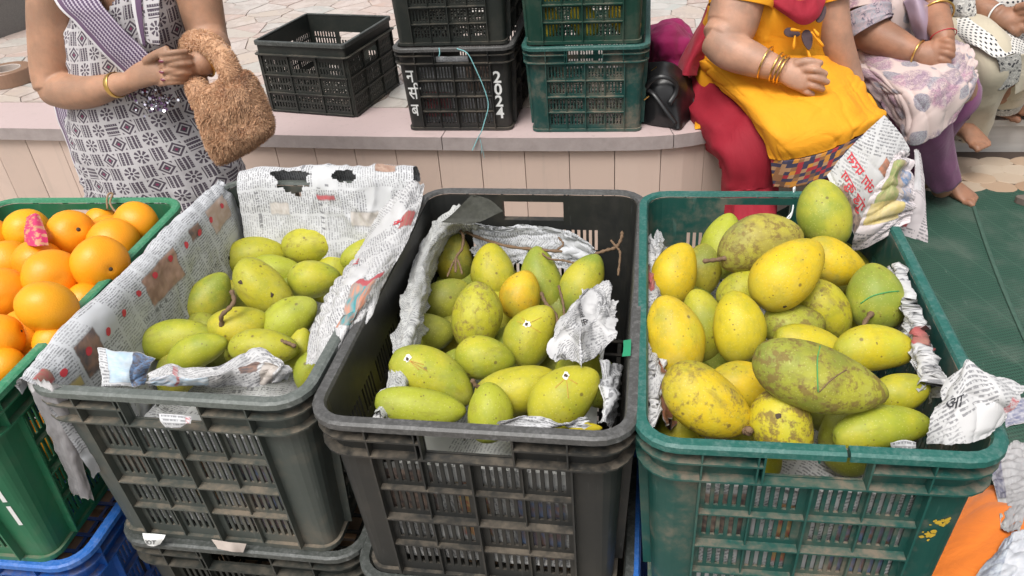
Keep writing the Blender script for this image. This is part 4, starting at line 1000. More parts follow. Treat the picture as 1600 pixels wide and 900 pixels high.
def head(sheet, s, u, v, size, mat_, rot=0.0, flip=1):
    U, Vv = o_grid[sheet.name][2:]; return sheet_text('headline', sheet, s, u * U[-1], v * Vv[-1], size, mat_, rot, flip)
def pics(rects, seed=1):
    "printed pictures on a sheet: (u0, u1, v0, v1, colour a, colour b, blotch size)"
    def f(u, v):
        for (u0, u1, v0, v1, a, b, k) in rects:
            if u0 < u < u1 and v0 < v < v1:
                t = min(1, max(0, .5 + 1.0 * mn.noise(Vector((u * k + seed, v * k * 1.7, seed * 2.2))) + .8 * mn.noise(Vector((u * k * 3.1, v * k * 5 + seed, 1))))); return (*[a[i] * (1 - t) + b[i] * t for i in range(3)], 1)
        return (0, 0, 0, 0)
    return f
def ragged(seed, du=.03, dv=.03, holes=()):
    def c(u, v):
        for (hu, hv, ru, rv) in holes:
            q = ((u - hu) / ru) ** 2 + ((v - hv) / rv) ** 2
            if q < 1 + .9 * mn.noise(Vector((u * 22, v * 22, seed))): return True
        return False
    return ((min(.12, max(du, dv)), 7.0), c if holes else None)
def paper(label, rows, nu, nv, mi, amp, sc, seed, cut=None, colf=None, ridged=True, lift=None, mat_=None, group='newspaper sheets in the crates', name='newspaper'):
    o = surf(name, rows, nu, nv, mat_ or NEWS[mi], None, amp, sc, ridged, .0, seed, cut=cut[1] if cut else None, edge=cut[0] if cut else None, colf=colf or (lambda u, v: (0, 0, 0, 0)), lift=lift, wr=amp * 2.2, wdir=(9, 26) if seed % 2 else (24, 8))
    tag(o, label, 'newspaper', group); return o
def Z3(l): return [PZ(*q) for q in l]
def Y3(l): return [PY(*q) for q in l]
BLUE, SKYB, TAN, DK, TEALC, ORC, REDC, YEL, GRN, BRN = (.10, .22, .42), (.42, .58, .72), (.46, .32, .24), (.06, .05, .06), (.03, .30, .34), (.60, .22, .12), (.45, .05, .07), (.60, .48, .16), (.22, .30, .08), (.28, .15, .10)
# linings pressed against the crate walls and under the fruit
def lining(crate_loc, rz, mi, label, seed, zb):
    cx, cy = crate_loc; hx, hy = .1985, .312
    def q(x, y, z): 
        off = .0085 + .055 * (RIMZ - z); sx = max(-1, min(1, x)) * (hx - off); sy = max(-1, min(1, y)) * (hy - off); c_, s_ = math.cos(rz), math.sin(rz); return (cx + sx * c_ - sy * s_, cy + sx * s_ + sy * c_, z)
    z0 = BOT + .018; rows = []
    for y, zz in ((-1, .235), (-1, .14), (-1, .03)):
        rows.append([q(x, y, BOT + zz) for x in (-.80, -.4, 0, .4, .80)])
    for y in (-.80, -.4, 0, .4, .80): rows.append([q(x, y, zb + .012 * math.sin(x * 5 + y * 4 + seed)) for x in (-.82, -.4, 0, .4, .82)])
    return paper(label, rows, 50, 120, mi, .003, 14, seed, colf=pics([(.05, .3, .02, .16, TAN, DK, 40), (.4, .55, .05, .2, REDC, YEL, 50), (.66, .9, .1, .3, BRN, BLUE, 30)], seed), lift=lambda u, v: .4 if v < .4 else 1.0, group='newspaper linings seen through the slots')
lining((-.640, 1.047), math.radians(-.6), 0, 'newspaper lining under the mangoes of the dark olive crate', 2, .628)
lining((-.2105, 1.018), math.radians(-.3), 2, 'newspaper lining under the mangoes of the black crate', 4, .625)
lining((.203, 1.016), math.radians(.6), 3, 'printed newspaper lining behind the slots of the teal crate', 6, .66)
pl = paper('newspaper lining behind the slots of the crate painted 2024', [[(-.775, 2.500, PT + .25), (-.622, 2.498, PT + .25), (-.47, 2.500, PT + .25)], [(-.77, 2.506, PT + .13), (-.622, 2.502, PT + .13), (-.47, 2.506, PT + .13)], [(-.77, 2.512, PT + .02), (-.622, 2.510, PT + .02), (-.47, 2.512, PT + .02)]], 40, 40, 0, .003, 30, 9, colf=pics([(.1, .4, .5, .9, DK, REDC, 30), (.6, .9, .1, .5, DK, TAN, 30)], 3), group='newspaper linings seen through the slots')
# --- olive crate
A = paper('long newspaper sheet over the left rim of the olive crate, dotted with red marks',
    [[(-.868, y, .800), (-.864, y, .819), (-.846, y, .832 + b), (-.824 + b, y, .815 + b), (-.815 + b, y, .765), (-.808 + b, y, .69), (-.802 + b, y, .63)] for y, b in ((1.352, .0), (1.25, .004), (1.12, .010), (.98, .004), (.86, .012), (.765, .006), (.728, .0))],
    70, 200, 1, .0050, 9, 21, ragged(3, .02, .01), pics([(.50, .66, .07, .19, TAN, (.56, .44, .38), 14), (.52, .58, .24, .29, DK, BRN, 30), (.52, .68, .36, .48, BRN, (.5, .3, .22), 22), (.50, .66, .68, .76, BRN, DK, 24), (.44, .56, .86, .97, REDC, BRN, 12), (.62, .66, .78, .95, YEL, TAN, 14)], 2))
for k in range(11): dot(A, .385 + .012 * math.sin(k), .10 + k * .083, .0062, INKRED)
for k in range(3): dot(A, .72, .10 + k * .035, .0045, INKBLACK)
B = paper('newspaper sheet with a torn hole over the back wall of the olive crate',
    [[(x, 1.392 - .006 * (i % 2), .800), (x, 1.384, .826 + b), (x, 1.366, .838 + b), (x + .004, 1.338, .822 + b), (x + .008, 1.318, .76), (x + .01, 1.300 - c, .69), (x + .012, 1.285 - c, .62)] for i, (x, b, c) in enumerate(((-.812, -.006, 0), (-.765, .004, .01), (-.70, .004, .0), (-.64, .008, .015), (-.58, .006, .0), (-.52, .010, .012), (-.438, .006, .0)))],
    90, 150, 0, .0045, 11, 25, ragged(8, .02, .02, ((.47, .36, .085, .095), (.42, .30, .05, .06), (.45, .66, .055, .075))), pics([(.565, .59, .49, .60, REDC, (.5, .1, .12), 30), (.64, .70, .68, .84, (.50, .46, .42), (.60, .57, .54), 30), (.60, .66, .22, .32, (.46, .42, .38), (.6, .57, .54), 40), (.28, .42, .84, .93, BRN, TAN, 18)], 4))
head(B, 'का', .47, .885, .026, INKRED, 1.57, 1); head(B, 'नए', .40, .93, .022, INKRED, 1.57, 1)
C = paper('folded picture page hanging inside the right wall of the olive crate',
    [Z3([(668, 272, .832), (656, 330, .830), (634, 385, .828), (612, 425, .826), (585, 490, .815), (560, 532, .80), (538, 562, .79)]),
     Z3([(632, 282, .842), (622, 345, .838), (598, 392, .838), (570, 440, .842), (548, 490, .832), (532, 528, .815), (516, 566, .80)]),
     Z3([(590, 330, .80), (580, 365, .80), (555, 402, .805), (528, 440, .812), (508, 490, .805), (498, 528, .80), (494, 570, .79)]),
     Z3([(575, 360, .74), (560, 385, .74), (540, 410, .755), (510, 445, .76), (488, 488, .76), (480, 522, .765), (472, 570, .775)])],
    130, 70, 3, .0050, 12, 31, ragged(14, .015, .03), pics([(.50, .74, .16, .44, TEALC, ORC, 9), (.47, .50, .1, .46, REDC, REDC, 3), (.50, .76, .44, .49, ORC, TEALC, 8), (.13, .2, .05, .3, BRN, REDC, 14), (.93, .95, .4, .6, REDC, BLUE, 30)], 7))
head(C, 'रत', .44, .64, .026, INKRED, -1.57, 1)
head(C, 'का', .20, .30, .022, INKRED, -1.57, 1)
D1 = paper('blue-sky picture page curling at the front left corner of the olive crate',
    [Z3([(150, 541, .825), (185, 545, .83), (220, 548, .828), (243, 560, .82)]), Z3([(150, 572, .818), (185, 578, .83), (212, 576, .825), (236, 575, .81)]), Z3([(150, 603, .805), (185, 604, .812), (212, 604, .81), (228, 602, .80)])],
    60, 50, 0, .003, 14, 33, ragged(16, .02, .03), pics([(.12, .55, .0, .9, SKYB, (.56, .66, .74), 5), (.55, 1, .0, 1, BLUE, DK, 12)], 3))
D2 = paper('crumpled newspaper strip standing along the front rim of the olive crate',
    [Z3([(226, 584, .815), (262, 566, .832), (292, 573, .835), (340, 566, .842), (398, 534, .845), (440, 545, .842), (462, 566, .832)]), Z3([(224, 596, .810), (262, 586, .840), (292, 592, .842), (340, 586, .850), (398, 565, .845), (436, 572, .850), (462, 584, .828)]), Z3([(226, 606, .798), (262, 607, .808), (292, 608, .810), (340, 608, .81), (398, 607, .81), (430, 606, .81), (456, 602, .80)])],
    150, 50, 3, .0050, 16, 35, ragged(19, .01, .04), pics([(.02, .22, .45, 1, (.62, .60, .62), SKYB, 8), (.20, .25, .1, 1, REDC, (.6, .5, .5), 9), (.25, .45, .5, .95, SKYB, (.6, .66, .70), 6), (.60, .68, .4, .7, BRN, DK, 20), (.70, .80, .45, 1, (.40, .36, .32), (.55, .5, .46), 10)], 6))
E_ = paper('grey newspaper strip hanging down between the orange crate and the olive crate',
    [Y3([(40, 588, .742), (62, 640, .748), (82, 690, .756), (104, 735, .762), (118, 772, .770)]), Y3([(72, 584, .728), (88, 640, .735), (104, 690, .742), (120, 740, .75), (132, 778, .758)]), Y3([(104, 604, .735), (112, 640, .745), (122, 690, .752), (134, 740, .76), (148, 786, .768)])],
    70, 30, 2, .004, 16, 41, ragged(23, .02, .06), pics([(.08, 1, 0, 1, (.22, .22, .235), (.27, .27, .285), 6), (.0, .08, 0, 1, (.6, .6, .61), (.65, .64, .66), 6)], 2))
# --- black crate
paper('grey newspaper strip along the left wall of the black crate',
    [Z3([(728, 333, .775), (690, 345, .775), (655, 395, .765), (640, 450, .762), (625, 520, .765), (610, 590, .765), (580, 656, .765)]), Z3([(745, 338, .772), (700, 352, .775), (668, 402, .775), (655, 455, .772), (638, 525, .775), (622, 598, .778), (590, 662, .768)]), Z3([(760, 362, .70), (705, 378, .70), (678, 420, .70), (662, 480, .70), (648, 540, .715), (632, 610, .73), (604, 668, .74)])],
    170, 40, 2, .0075, 15, 45, ragged(27, .01, .05))
paper('newspaper strip with a ragged top along the back wall of the black crate',
    [Y3([(728, 342, 1.296), (775, 352, 1.306), (820, 350, 1.300), (865, 354, 1.306), (900, 366, 1.296), (938, 392, 1.29)]), Y3([(728, 370, 1.288), (775, 375, 1.296), (820, 375, 1.290), (865, 380, 1.296), (905, 395, 1.288), (945, 415, 1.28)]), Y3([(728, 415, 1.27), (775, 418, 1.27), (820, 418, 1.27), (865, 420, 1.27), (905, 430, 1.27), (945, 445, 1.26)])],
    120, 40, 2, .006, 16, 47, ragged(31, .02, .10), mat_=NEWS[1])
H = paper('crumpled newspaper wad folded over the mangoes at the right of the black crate',
    [Z3([(905, 440, .785), (925, 428, .79), (945, 424, .79), (962, 436, .785), (974, 462, .78)]), Z3([(880, 478, .792), (902, 462, .812), (925, 462, .80), (945, 470, .806), (970, 486, .785)]), Z3([(862, 512, .80), (888, 498, .826), (915, 492, .80), (935, 494, .812), (968, 500, .79)]), Z3([(850, 540, .80), (885, 524, .806), (908, 512, .835), (932, 516, .80), (968, 520, .80)]), Z3([(868, 566, .800), (888, 544, .798), (905, 540, .835), (928, 545, .81), (962, 528, .80)]), Z3([(880, 548, .79), (890, 560, .81), (908, 574, .828), (930, 556, .812), (950, 540, .80)])],
    80, 110, 3, .0085, 17, 51, ragged(35, .05, .04))
head(H, 'क्राउस सूर', .42, .40, .016, INKBLACK, 1.2)
paper('newspaper edge poking up at the right front of the black crate', [Z3([(936, 560, .775), (942, 600, .778), (944, 640, .782), (936, 668, .78)]), Z3([(950, 565, .77), (953, 600, .775), (950, 640, .78), (944, 668, .78)]), Z3([(962, 570, .70), (962, 605, .71), (958, 645, .72), (950, 672, .73)])], 50, 24, 0, .004, 20, 53, ragged(37, .04, .1))
paper('scraps of torn white newspaper along the front rim of the black crate', [Z3([(770, 660, .800), (800, 655, .803), (840, 650, .803), (880, 662, .800), (930, 655, .803)]), Z3([(770, 672, .785), (800, 672, .785), (840, 670, .79), (880, 673, .788), (932, 670, .79)])], 60, 14, 0, .004, 26, 55, ragged(39, .03, .5))
paper('crumpled scrap of newspaper at the left front corner of the black crate', [Z3([(588, 606, .765), (600, 598, .775), (612, 604, .768)]), Z3([(580, 630, .77), (594, 626, .782), (606, 632, .775)]), Z3([(576, 654, .77), (588, 655, .775), (600, 660, .77)])], 24, 30, 3, .006, 30, 57, ragged(41, .08, .08))
bp = surf('torn_paper', [Y3([(688, 347, 1.245), (705, 335, 1.25), (735, 306, 1.262), (740, 304, 1.264)]), Y3([(710, 348, 1.24), (730, 340, 1.244), (752, 322, 1.254), (765, 312, 1.26)]), Y3([(735, 349, 1.236), (752, 345, 1.238), (772, 336, 1.246), (786, 330, 1.25)])], 24, 24, BROWNPAPER, None, .004, 18, True, seed=59); tag(bp, 'dark dirty paper flap at the back left corner of the black crate', 'paper')
gd = surf('tape_patch', [Z3([(974, 532, .8215), (986, 530, .8225)]), Z3([(974, 545, .8222), (986, 543, .823)]), Z3([(972, 557, .8215), (985, 556, .8225)])], 8, 10, simple('green_tape', (.02, .25, .12), .4), seed=1); tag(gd, 'small green tape patch on the right rim of the black crate', 'tape')
# --- teal crate
K1 = paper('upright newspaper with red headline behind the green mango of the teal crate',
    [Y3([(1383, 178, 1.30), (1400, 196, 1.295), (1415, 215, 1.29), (1424, 233, 1.285)]), Y3([(1350, 208, 1.275), (1372, 235, 1.262), (1388, 258, 1.258), (1402, 280, 1.26)]), Y3([(1318, 240, 1.265), (1340, 275, 1.245), (1358, 305, 1.24), (1376, 330, 1.24)]), Y3([(1290, 274, 1.262), (1308, 310, 1.24), (1326, 350, 1.235), (1344, 392, 1.23)])],
    80, 80, 3, .0028, 8, 61, ragged(43, .02, .02), pics([(.55, .78, .30, .44, BRN, ORC, 12), (.25, .8, .86, 1, DK, TAN, 14), (.8, 1, .6, 1, (.25, .2, .18), (.4, .33, .3), 10)], 5), group='newspaper sheets at the right of the teal crate')
head(K1, 'अंग परस', .70, .66, .022, INKRED, 3.14, 1); head(K1, 'गुंड कुण', .74, .84, .022, INKRED, 3.14, 1)
K2 = paper('crumpled page with a yellow and green picture by the back rim of the teal crate',
    [Y3([(1398, 236, 1.262), (1414, 232, 1.262), (1426, 238, 1.265), (1436, 250, 1.27)]), Y3([(1375, 275, 1.238), (1400, 272, 1.225), (1418, 275, 1.238), (1436, 285, 1.25)]), Y3([(1352, 320, 1.225), (1385, 315, 1.212), (1412, 315, 1.22), (1436, 322, 1.24)]), Y3([(1336, 360, 1.22), (1365, 358, 1.205), (1400, 350, 1.21), (1430, 332, 1.23)]), Y3([(1326, 398, 1.23), (1350, 392, 1.215), (1385, 372, 1.21), (1420, 345, 1.22)])],
    70, 90, 4, .005, 11, 63, ragged(45, .02, .02), pics([(.10, .58, .08, .50, (.40, .36, .16), GRN, 7), (.05, .75, .50, .72, YEL, (.62, .52, .26), 6), (.58, .72, .1, .42, TAN, (.5, .45, .4), 16), (.72, .92, .15, .5, BLUE, (.5, .44, .44), 9)], 8), group='newspaper sheets at the right of the teal crate')
K3 = paper('rosy newspaper page hanging over the back right corner of the teal crate',
    [Y3([(1428, 232, 1.285), (1436, 232, 1.287), (1442, 238, 1.29)]), Y3([(1430, 280, 1.272), (1442, 282, 1.275), (1448, 290, 1.28)]), Y3([(1420, 320, 1.255), (1440, 322, 1.262), (1450, 330, 1.27)]), Y3([(1395, 350, 1.242), (1425, 352, 1.25), (1452, 356, 1.262)]), Y3([(1386, 360, 1.24), (1420, 372, 1.246), (1452, 381, 1.258)])],
    50, 80, 4, .005, 12, 65, ragged(47, .02, .02), pics([(.05, .5, .0, .35, (.62, .62, .64), (.66, .64, .66), 5), (.3, .42, .74, .8, REDC, REDC, 5)], 9), group='newspaper sheets at the right of the teal crate')
L_ = paper('fan of white newspaper over the front right corner of the teal crate',
    [Z3([(1476, 590, .868), (1495, 576, .880), (1512, 558, .89), (1535, 576, .885), (1560, 584, .88), (1585, 590, .872), (1608, 600, .868)]), Z3([(1462, 620, .855), (1490, 612, .872), (1514, 606, .878), (1540, 612, .87), (1562, 616, .872), (1582, 622, .866), (1598, 628, .858)]), Z3([(1450, 655, .84), (1480, 652, .85), (1508, 650, .852), (1532, 650, .852), (1556, 650, .85), (1572, 652, .845), (1580, 656, .84)]), Z3([(1443, 697, .806), (1470, 697, .818), (1500, 696, .824), (1525, 695, .825), (1545, 690, .826), (1556, 684, .826), (1562, 678, .826)])],
    130, 80, 3, .0026, 10, 67, ragged(49, .02, .03), pics([(.86, 1, .30, .62, (.55, .12, .14), (.66, .62, .64), 11)], 10), group='newspaper sheets at the right of the teal crate')
head(L_, 'आ', .13, .56, .021, INKBLACK, 0, -1)
paper('newspaper scraps along the right wall of the teal crate', [Z3([(1392, 415, .79), (1405, 440, .795), (1420, 490, .79), (1432, 540, .79), (1445, 580, .795), (1458, 615, .79)]), Z3([(1400, 410, .80), (1412, 450, .80), (1428, 500, .80), (1444, 545, .805), (1456, 590, .80), (1466, 620, .80)]), Z3([(1385, 470, .70), (1395, 500, .70), (1405, 540, .71), (1415, 570, .72), (1430, 610, .73), (1440, 640, .74)])], 120, 30, 3, .010, 17, 69, ragged(51, .02, .25), pics([(.5, .62, .3, .7, REDC, BRN, 12), (.72, .85, .5, 1, REDC, (.6, .6, .6), 9)], 3), group='newspaper sheets at the right of the teal crate')
paper('newspaper edge along the left wall of the teal crate', [Z3([(1022, 362, .77), (1016, 420, .775), (1013, 500, .775), (1014, 580, .775), (1017, 680, .775)]), Z3([(1030, 365, .775), (1021, 425, .78), (1017, 505, .782), (1019, 585, .785), (1024, 685, .785)]), Z3([(1050, 390, .70), (1040, 440, .70), (1035, 520, .70), (1038, 600, .71), (1046, 690, .72)])], 120, 24, 3, .007, 16, 71, ragged(53, .02, .2), pics([(.75, 1, .5, 1, BRN, ORC, 12), (.2, .3, 0, 1, BRN, REDC, 9)], 3), group='newspaper sheets at the right of the teal crate')
wad = paper('white paper wad at the back left corner of the teal crate', [Z3([(1020, 362, .785), (1030, 356, .79), (1038, 368, .785)]), Z3([(1018, 378, .79), (1028, 374, .80), (1038, 384, .785)]), Z3([(1020, 394, .78), (1030, 392, .785), (1036, 396, .78)])], 16, 16, 0, .006, 40, 73, ragged(55, .08, .08), group='newspaper sheets at the right of the teal crate')
paper('white scrap at the front right rim of the teal crate', [Z3([(1392, 693, .803), (1412, 688, .806), (1432, 692, .803)]), Z3([(1392, 700, .795), (1412, 702, .797), (1432, 701, .795)])], 16, 8, 0, .002, 40, 75, group='newspaper sheets at the right of the teal crate')
# little label wedged over the lower left crate, and brown tape beside it
sc = paper('small torn label scrap stuck between the two crates at the lower left', [Y3([(222, 833, .735), (240, 834, .73), (258, 836, .731)]), Y3([(224, 843, .728), (240, 844, .724), (254, 845, .725)]), Y3([(228, 853, .728), (240, 854, .724), (250, 852, .726)])], 24, 18, 0, .001, 30, 77, mat_=WHITEPAINT, group='scraps between the crates')
head(sc, 'JOT', .12, .75, .014, INKBLACK, .0, -1)
sb = surf('paper_scrap', [Y3([(330, 843, .733), (355, 847, .728), (385, 850, .735)]), Y3([(340, 858, .724), (360, 862, .72), (380, 864, .728)])], 16, 12, CARD, None, .002, 30, True, seed=79); tag(sb, 'brown paper scrap stuck on the flange of the lower left crate', 'paper')
pp = surf('price_slip', [PY_ for PY_ in (Y3([(248, 646, .708), (280, 648, .706), (299, 651, .707)]), Y3([(250, 658, .700), (280, 660, .698), (298, 661, .70)]), Y3([(258, 668, .699), (280, 669, .697), (297, 659, .70)]))], 14, 12, NEWS[0], None, .001, 20, True, seed=81, colf=pics([(.7, 1, 0, 1, (.7, .72, .75), REDC, 5)], 2)); tag(pp, 'white slip of paper hanging out of the handle of the olive crate', 'paper')
# orange cloth and loose pages on the ground at the lower right
oc = surf('orange_cloth', [Z3([(1440, 800, .014), (1500, 772, .014), (1550, 757, .014), (1660, 765, .014)]), Z3([(1435, 825, .06), (1500, 798, .09), (1560, 784, .10), (1660, 790, .08)]), Z3([(1430, 870, .10), (1500, 850, .13), (1570, 840, .14), (1680, 850, .12)]), Z3([(1420, 930, .10), (1500, 920, .13), (1580, 915, .14), (1700, 920, .12)]), Z3([(1400, 1000, .02), (1500, 1010, .03), (1600, 1010, .03), (1740, 1000, .02)])], 70, 70, ORANGECLOTH, None, .006, 4, False, .003, 83, wr=.008, wdir=(5, 2)); tag(oc, 'orange cloth heaped on the ground at the lower right', 'cloth')
N1 = paper('loose grey page lying over the orange cloth at the right edge', [Z3([(1540, 690, .03), (1575, 684, .04), (1620, 680, .03)]), Z3([(1544, 725, .05), (1580, 722, .06), (1630, 720, .05)]), Z3([(1556, 770, .085), (1582, 768, .095), (1615, 765, .085)]), Z3([(1564, 822, .155), (1578, 826, .16), (1594, 822, .155)])], 50, 70, 2, .008, 10, 85, ragged(57, .02, .02), pics([(0, .3, .0, .7, (.08, .09, .16), (.3, .3, .34), 9), (.3, 1, 0, 1, (.36, .36, .37), (.44, .44, .45), 8)], 5), group='loose pages at the lower right')
N2 = paper('pale blue crumpled page on the orange cloth in the bottom right corner', [Z3([(1572, 832, .165), (1590, 824, .175), (1640, 820, .16)]), Z3([(1545, 865, .165), (1580, 856, .185), (1645, 848, .17)]), Z3([(1516, 905, .155), (1570, 895, .18), (1650, 890, .165)]), Z3([(1506, 945, .145), (1570, 940, .16), (1650, 940, .15)])], 60, 60, 0, .009, 11, 87, ragged(59, .03, .03), pics([(0, .45, 0, 1, (.24, .28, .36), (.50, .55, .60), 11), (.45, 1, 0, 1, (.50, .53, .58), (.60, .62, .66), 7)], 6), group='loose pages at the lower right')
N3 = paper('dark printed page tucked under the newspaper fan at the right edge', [Z3([(1558, 640, .016), (1590, 622, .02), (1640, 612, .016)]), Z3([(1562, 668, .016), (1595, 660, .02), (1645, 655, .016)])], 30, 20, 3, .004, 12, 89, colf=pics([(0, 1, 0, 1, (.12, .14, .26), (.5, .5, .55), 8)], 5), group='loose pages at the lower right')
g = empty('ground_clutter'); bpy.data.objects.remove(g)
# strings
t = empty('jute_string', (0, 0, 0)); tag(t, 'jute twine tied round the back rim of the orange crate', 'twine'); g = MB(); g.tube(catmull([PZ(168, 326, .80), PZ(167, 312, .815), PZ(170, 303, .822), PZ(176, 303, .82), PZ(172, 316, .812), PZ(178, 328, .80), PZ(186, 333, .795)], 28), .0022, 6); g.build('loop', JUTE, t, True)
t = empty('white_string', (0, 0, 0)); tag(t, 'white thread looped over the back rim of the teal crate', 'twine'); g = MB(); g.tube(catmull([PZ(1242, 292, .825), PZ(1241, 312, .80), PZ(1238, 330, .79), PZ(1229, 342, .785), PZ(1236, 338, .787), PZ(1240, 316, .80), PZ(1240, 293, .825)], 30), .0014, 6); g.build('loop', WSTR, t, True)
wr = surf('pink_wrapper', [Z3([(40, 338, .833), (52, 332, .842), (62, 335, .838)]), Z3([(37, 360, .838), (54, 356, .850), (72, 360, .842)]), Z3([(36, 382, .822), (54, 384, .836), (76, 382, .83)])], 24, 24, WRAP, None, .003, 24, True, seed=91); tag(wr, 'pink foil wrapper stuck on the greenish orange', 'wrapper')
# ------------------------------------------------------------------ people
def body(parent, tubes, vox, mat_, smooth=4, dec=None):
    "one continuous skin over all the limbs"
    g = MB()
    for t in tubes:
        pts, rad = t[0], t[1]; fl = t[2] if len(t) > 2 else None; k = max(10, 9 * len(pts))
        P = catmull([tuple(p) for p in pts], k); rr_ = [(r if isinstance(r, (tuple, list)) else (r, r)) for r in rad]; Rr = catmull(rr_, k)
        g.tube(P, [tuple(x) for x in np.maximum(Rr, .003)], 36 if Rr.max() > .02 else 16, flat=fl)
    o = g.build('body', mat_, parent, True); md = o.modifiers.new('r', 'REMESH'); md.mode = 'VOXEL'; md.voxel_size = vox; md.use_smooth_shade = True
    sm = o.modifiers.new('s', 'SMOOTH'); sm.iterations = smooth; sm.factor = .5
    if dec: dm = o.modifiers.new('d', 'DECIMATE'); dm.ratio = dec
    apply_mods(o); o.data.materials.clear(); o.data.materials.append(mat_); o.data.polygons.foreach_set('use_smooth', [True] * len(o.data.polygons)); return o
def loft(name, rings, nu, nv, mat_, parent, amp=.006, sc=5, seed=0, cut=None, drop=None, thick=.002, arc=(0, 2 * math.pi), wr=.014, wdir=(12, 4)):
    "garment: rings (centre, half width, half depth, direction of width); u runs round the body, v down it"
    rows = []
    for (c, a, b, ax) in rings:
        ax = Vector(ax).normalized(); ay = Vector((-ax.y, ax.x, 0)); rows.append([Vector(c) + ax * (a * math.cos(t)) - ay * (b * math.sin(t)) for t in np.linspace(arc[0], arc[1], 25)])
    return surf(name, rows, nu, nv, mat_, parent, amp, sc, False, thick, seed, cut=cut, wr=wr, wdir=wdir)
def ring_px(row, l, r, y, b):
    p, q = PY(l, row, y), PY(r, row, y); c = (p + q) / 2; c.z = (p.z + q.z) / 2; return (c, (q - p).length / 2, b, (1, 0, 0))
def bangle(parent, c, axis, r, t=.0022, name='bangle', mat_=None, wide=1.0):
    axis = Vector(axis).normalized(); a = axis.orthogonal().normalized(); b = axis.cross(a); vs = []; fs = []; n, m = 28, 8
    for i in range(n):
        th = 2 * math.pi * i / n; d = a * math.cos(th) + b * math.sin(th)
        for j in range(m): ph = 2 * math.pi * j / m; vs.append(Vector(c) + d * (r + t * math.cos(ph)) + axis * (t * wide * math.sin(ph)))
    for i in range(n):
        for j in range(m): fs.append((i * m + j, ((i + 1) % n) * m + j, ((i + 1) % n) * m + (j + 1) % m, i * m + (j + 1) % m))
    return link(name, mesh(name, vs, fs, True), mat_ or GOLD, parent)
def nail(parent, px, py, y, d, mat_=None, s=.0052):
    p = PY(px, py, y); X_ = (RIGHT * d[0] - DOWN * d[1]).normalized(); Z_ = -FWD; Y_ = Z_.cross(X_); vs = []
    for k in range(12): th = 2 * math.pi * k / 12; vs.append(p + X_ * (s * 1.25 * math.cos(th)) + Y_ * (s * .8 * math.sin(th)) - Z_ * (.0022 * math.sin(th) ** 2))
    vs.append(p + Z_ * .0012); return link('finger_nail', mesh('finger_nail', vs, [(k, (k + 1) % 12, 12) for k in range(12)], True), mat_ or NAIL, parent)
def headparts(c, r=.088, neck=None):
    c = Vector(c); return [([c + Vector((0, 0, -.115)), c + Vector((0, -.006, -.07)), c + Vector((0, -.01, 0)), c + Vector((0, 0, .07)), c + Vector((0, 0, .098))], [.045, .062, r * .92, r * .8, .03]), ([c + Vector((0, -r - .004, .01)), c + Vector((0, -r - .016, -.02))], [.009, .013]), ([c + Vector((-.076, 0, 0)), c + Vector((-.080, .006, -.02))], [.014, .010]), ([c + Vector((.076, 0, 0)), c + Vector((.080, .006, -.02))], [.014, .010]), ([neck or c + Vector((0, .02, -.22)), c + Vector((0, .01, -.1))], [.058, .052])]
def hair(parent, c, rz=0.0):
    c = Vector(c); vs = []; fs = []; nu, nv = 24, 14
    for i in range(nv + 1):
        th = math.pi * .62 * i / nv
        for j in range(nu):
            ph = 2 * math.pi * j / nu; d = Vector((math.sin(th) * math.cos(ph), math.sin(th) * math.sin(ph), math.cos(th))); k = .098 if d.y > -.35 else .093 - .02 * (1 - d.z)
            vs.append(c + Vector((d.x * k * .93, d.y * k + .012, d.z * k * 1.08 + .012)))
    for i in range(nv):
        for j in range(nu): fs.append((i * nu + j, i * nu + (j + 1) % nu, (i + 1) * nu + (j + 1) % nu, (i + 1) * nu + j))
    b = len(vs); tv, tf = tube([c + Vector((0, .085, -.02)), c + Vector((0, .125, -.04)), c + Vector((0, .13, -.07))], [.03, .042, .02], 12); vs += tv; fs += [tuple(q + b for q in f) for f in tf]
    return link('hair', mesh('hair', vs, fs, True), HAIR, parent)
def foot(heel, toe, w=.042, up=.06):
    "sole from heel to toe with five toes"
    heel, toe = Vector(heel), Vector(toe); d = (toe - heel); L = d.length; d = d.normalized(); s = Vector((-d.y, d.x, 0)).normalized(); u = Vector((0, 0, 1)); out = []
    out.append(([heel + u * .03 + d * .01, heel + d * L * .35 + u * .035, heel + d * L * .6 + u * .026, heel + d * L * .80 + u * .018], [(.030, .030), (.032, .032), (.042, .022), (.043, .014)], u))
    for k in range(5):
        o = (k - 2) * .0165; r = (.0125, .009, .0085, .008, .0075)[k]; b = heel + d * L * (.76 - .012 * k) + s * o * .95 + u * .014; out.append(([b, b + d * L * (.14 - .012 * k) + u * .004, b + d * L * (.235 - .022 * k) - u * .003], [r, r, r * .9]))
    return out
F_ = lambda l: [PY(*q) for q in l]

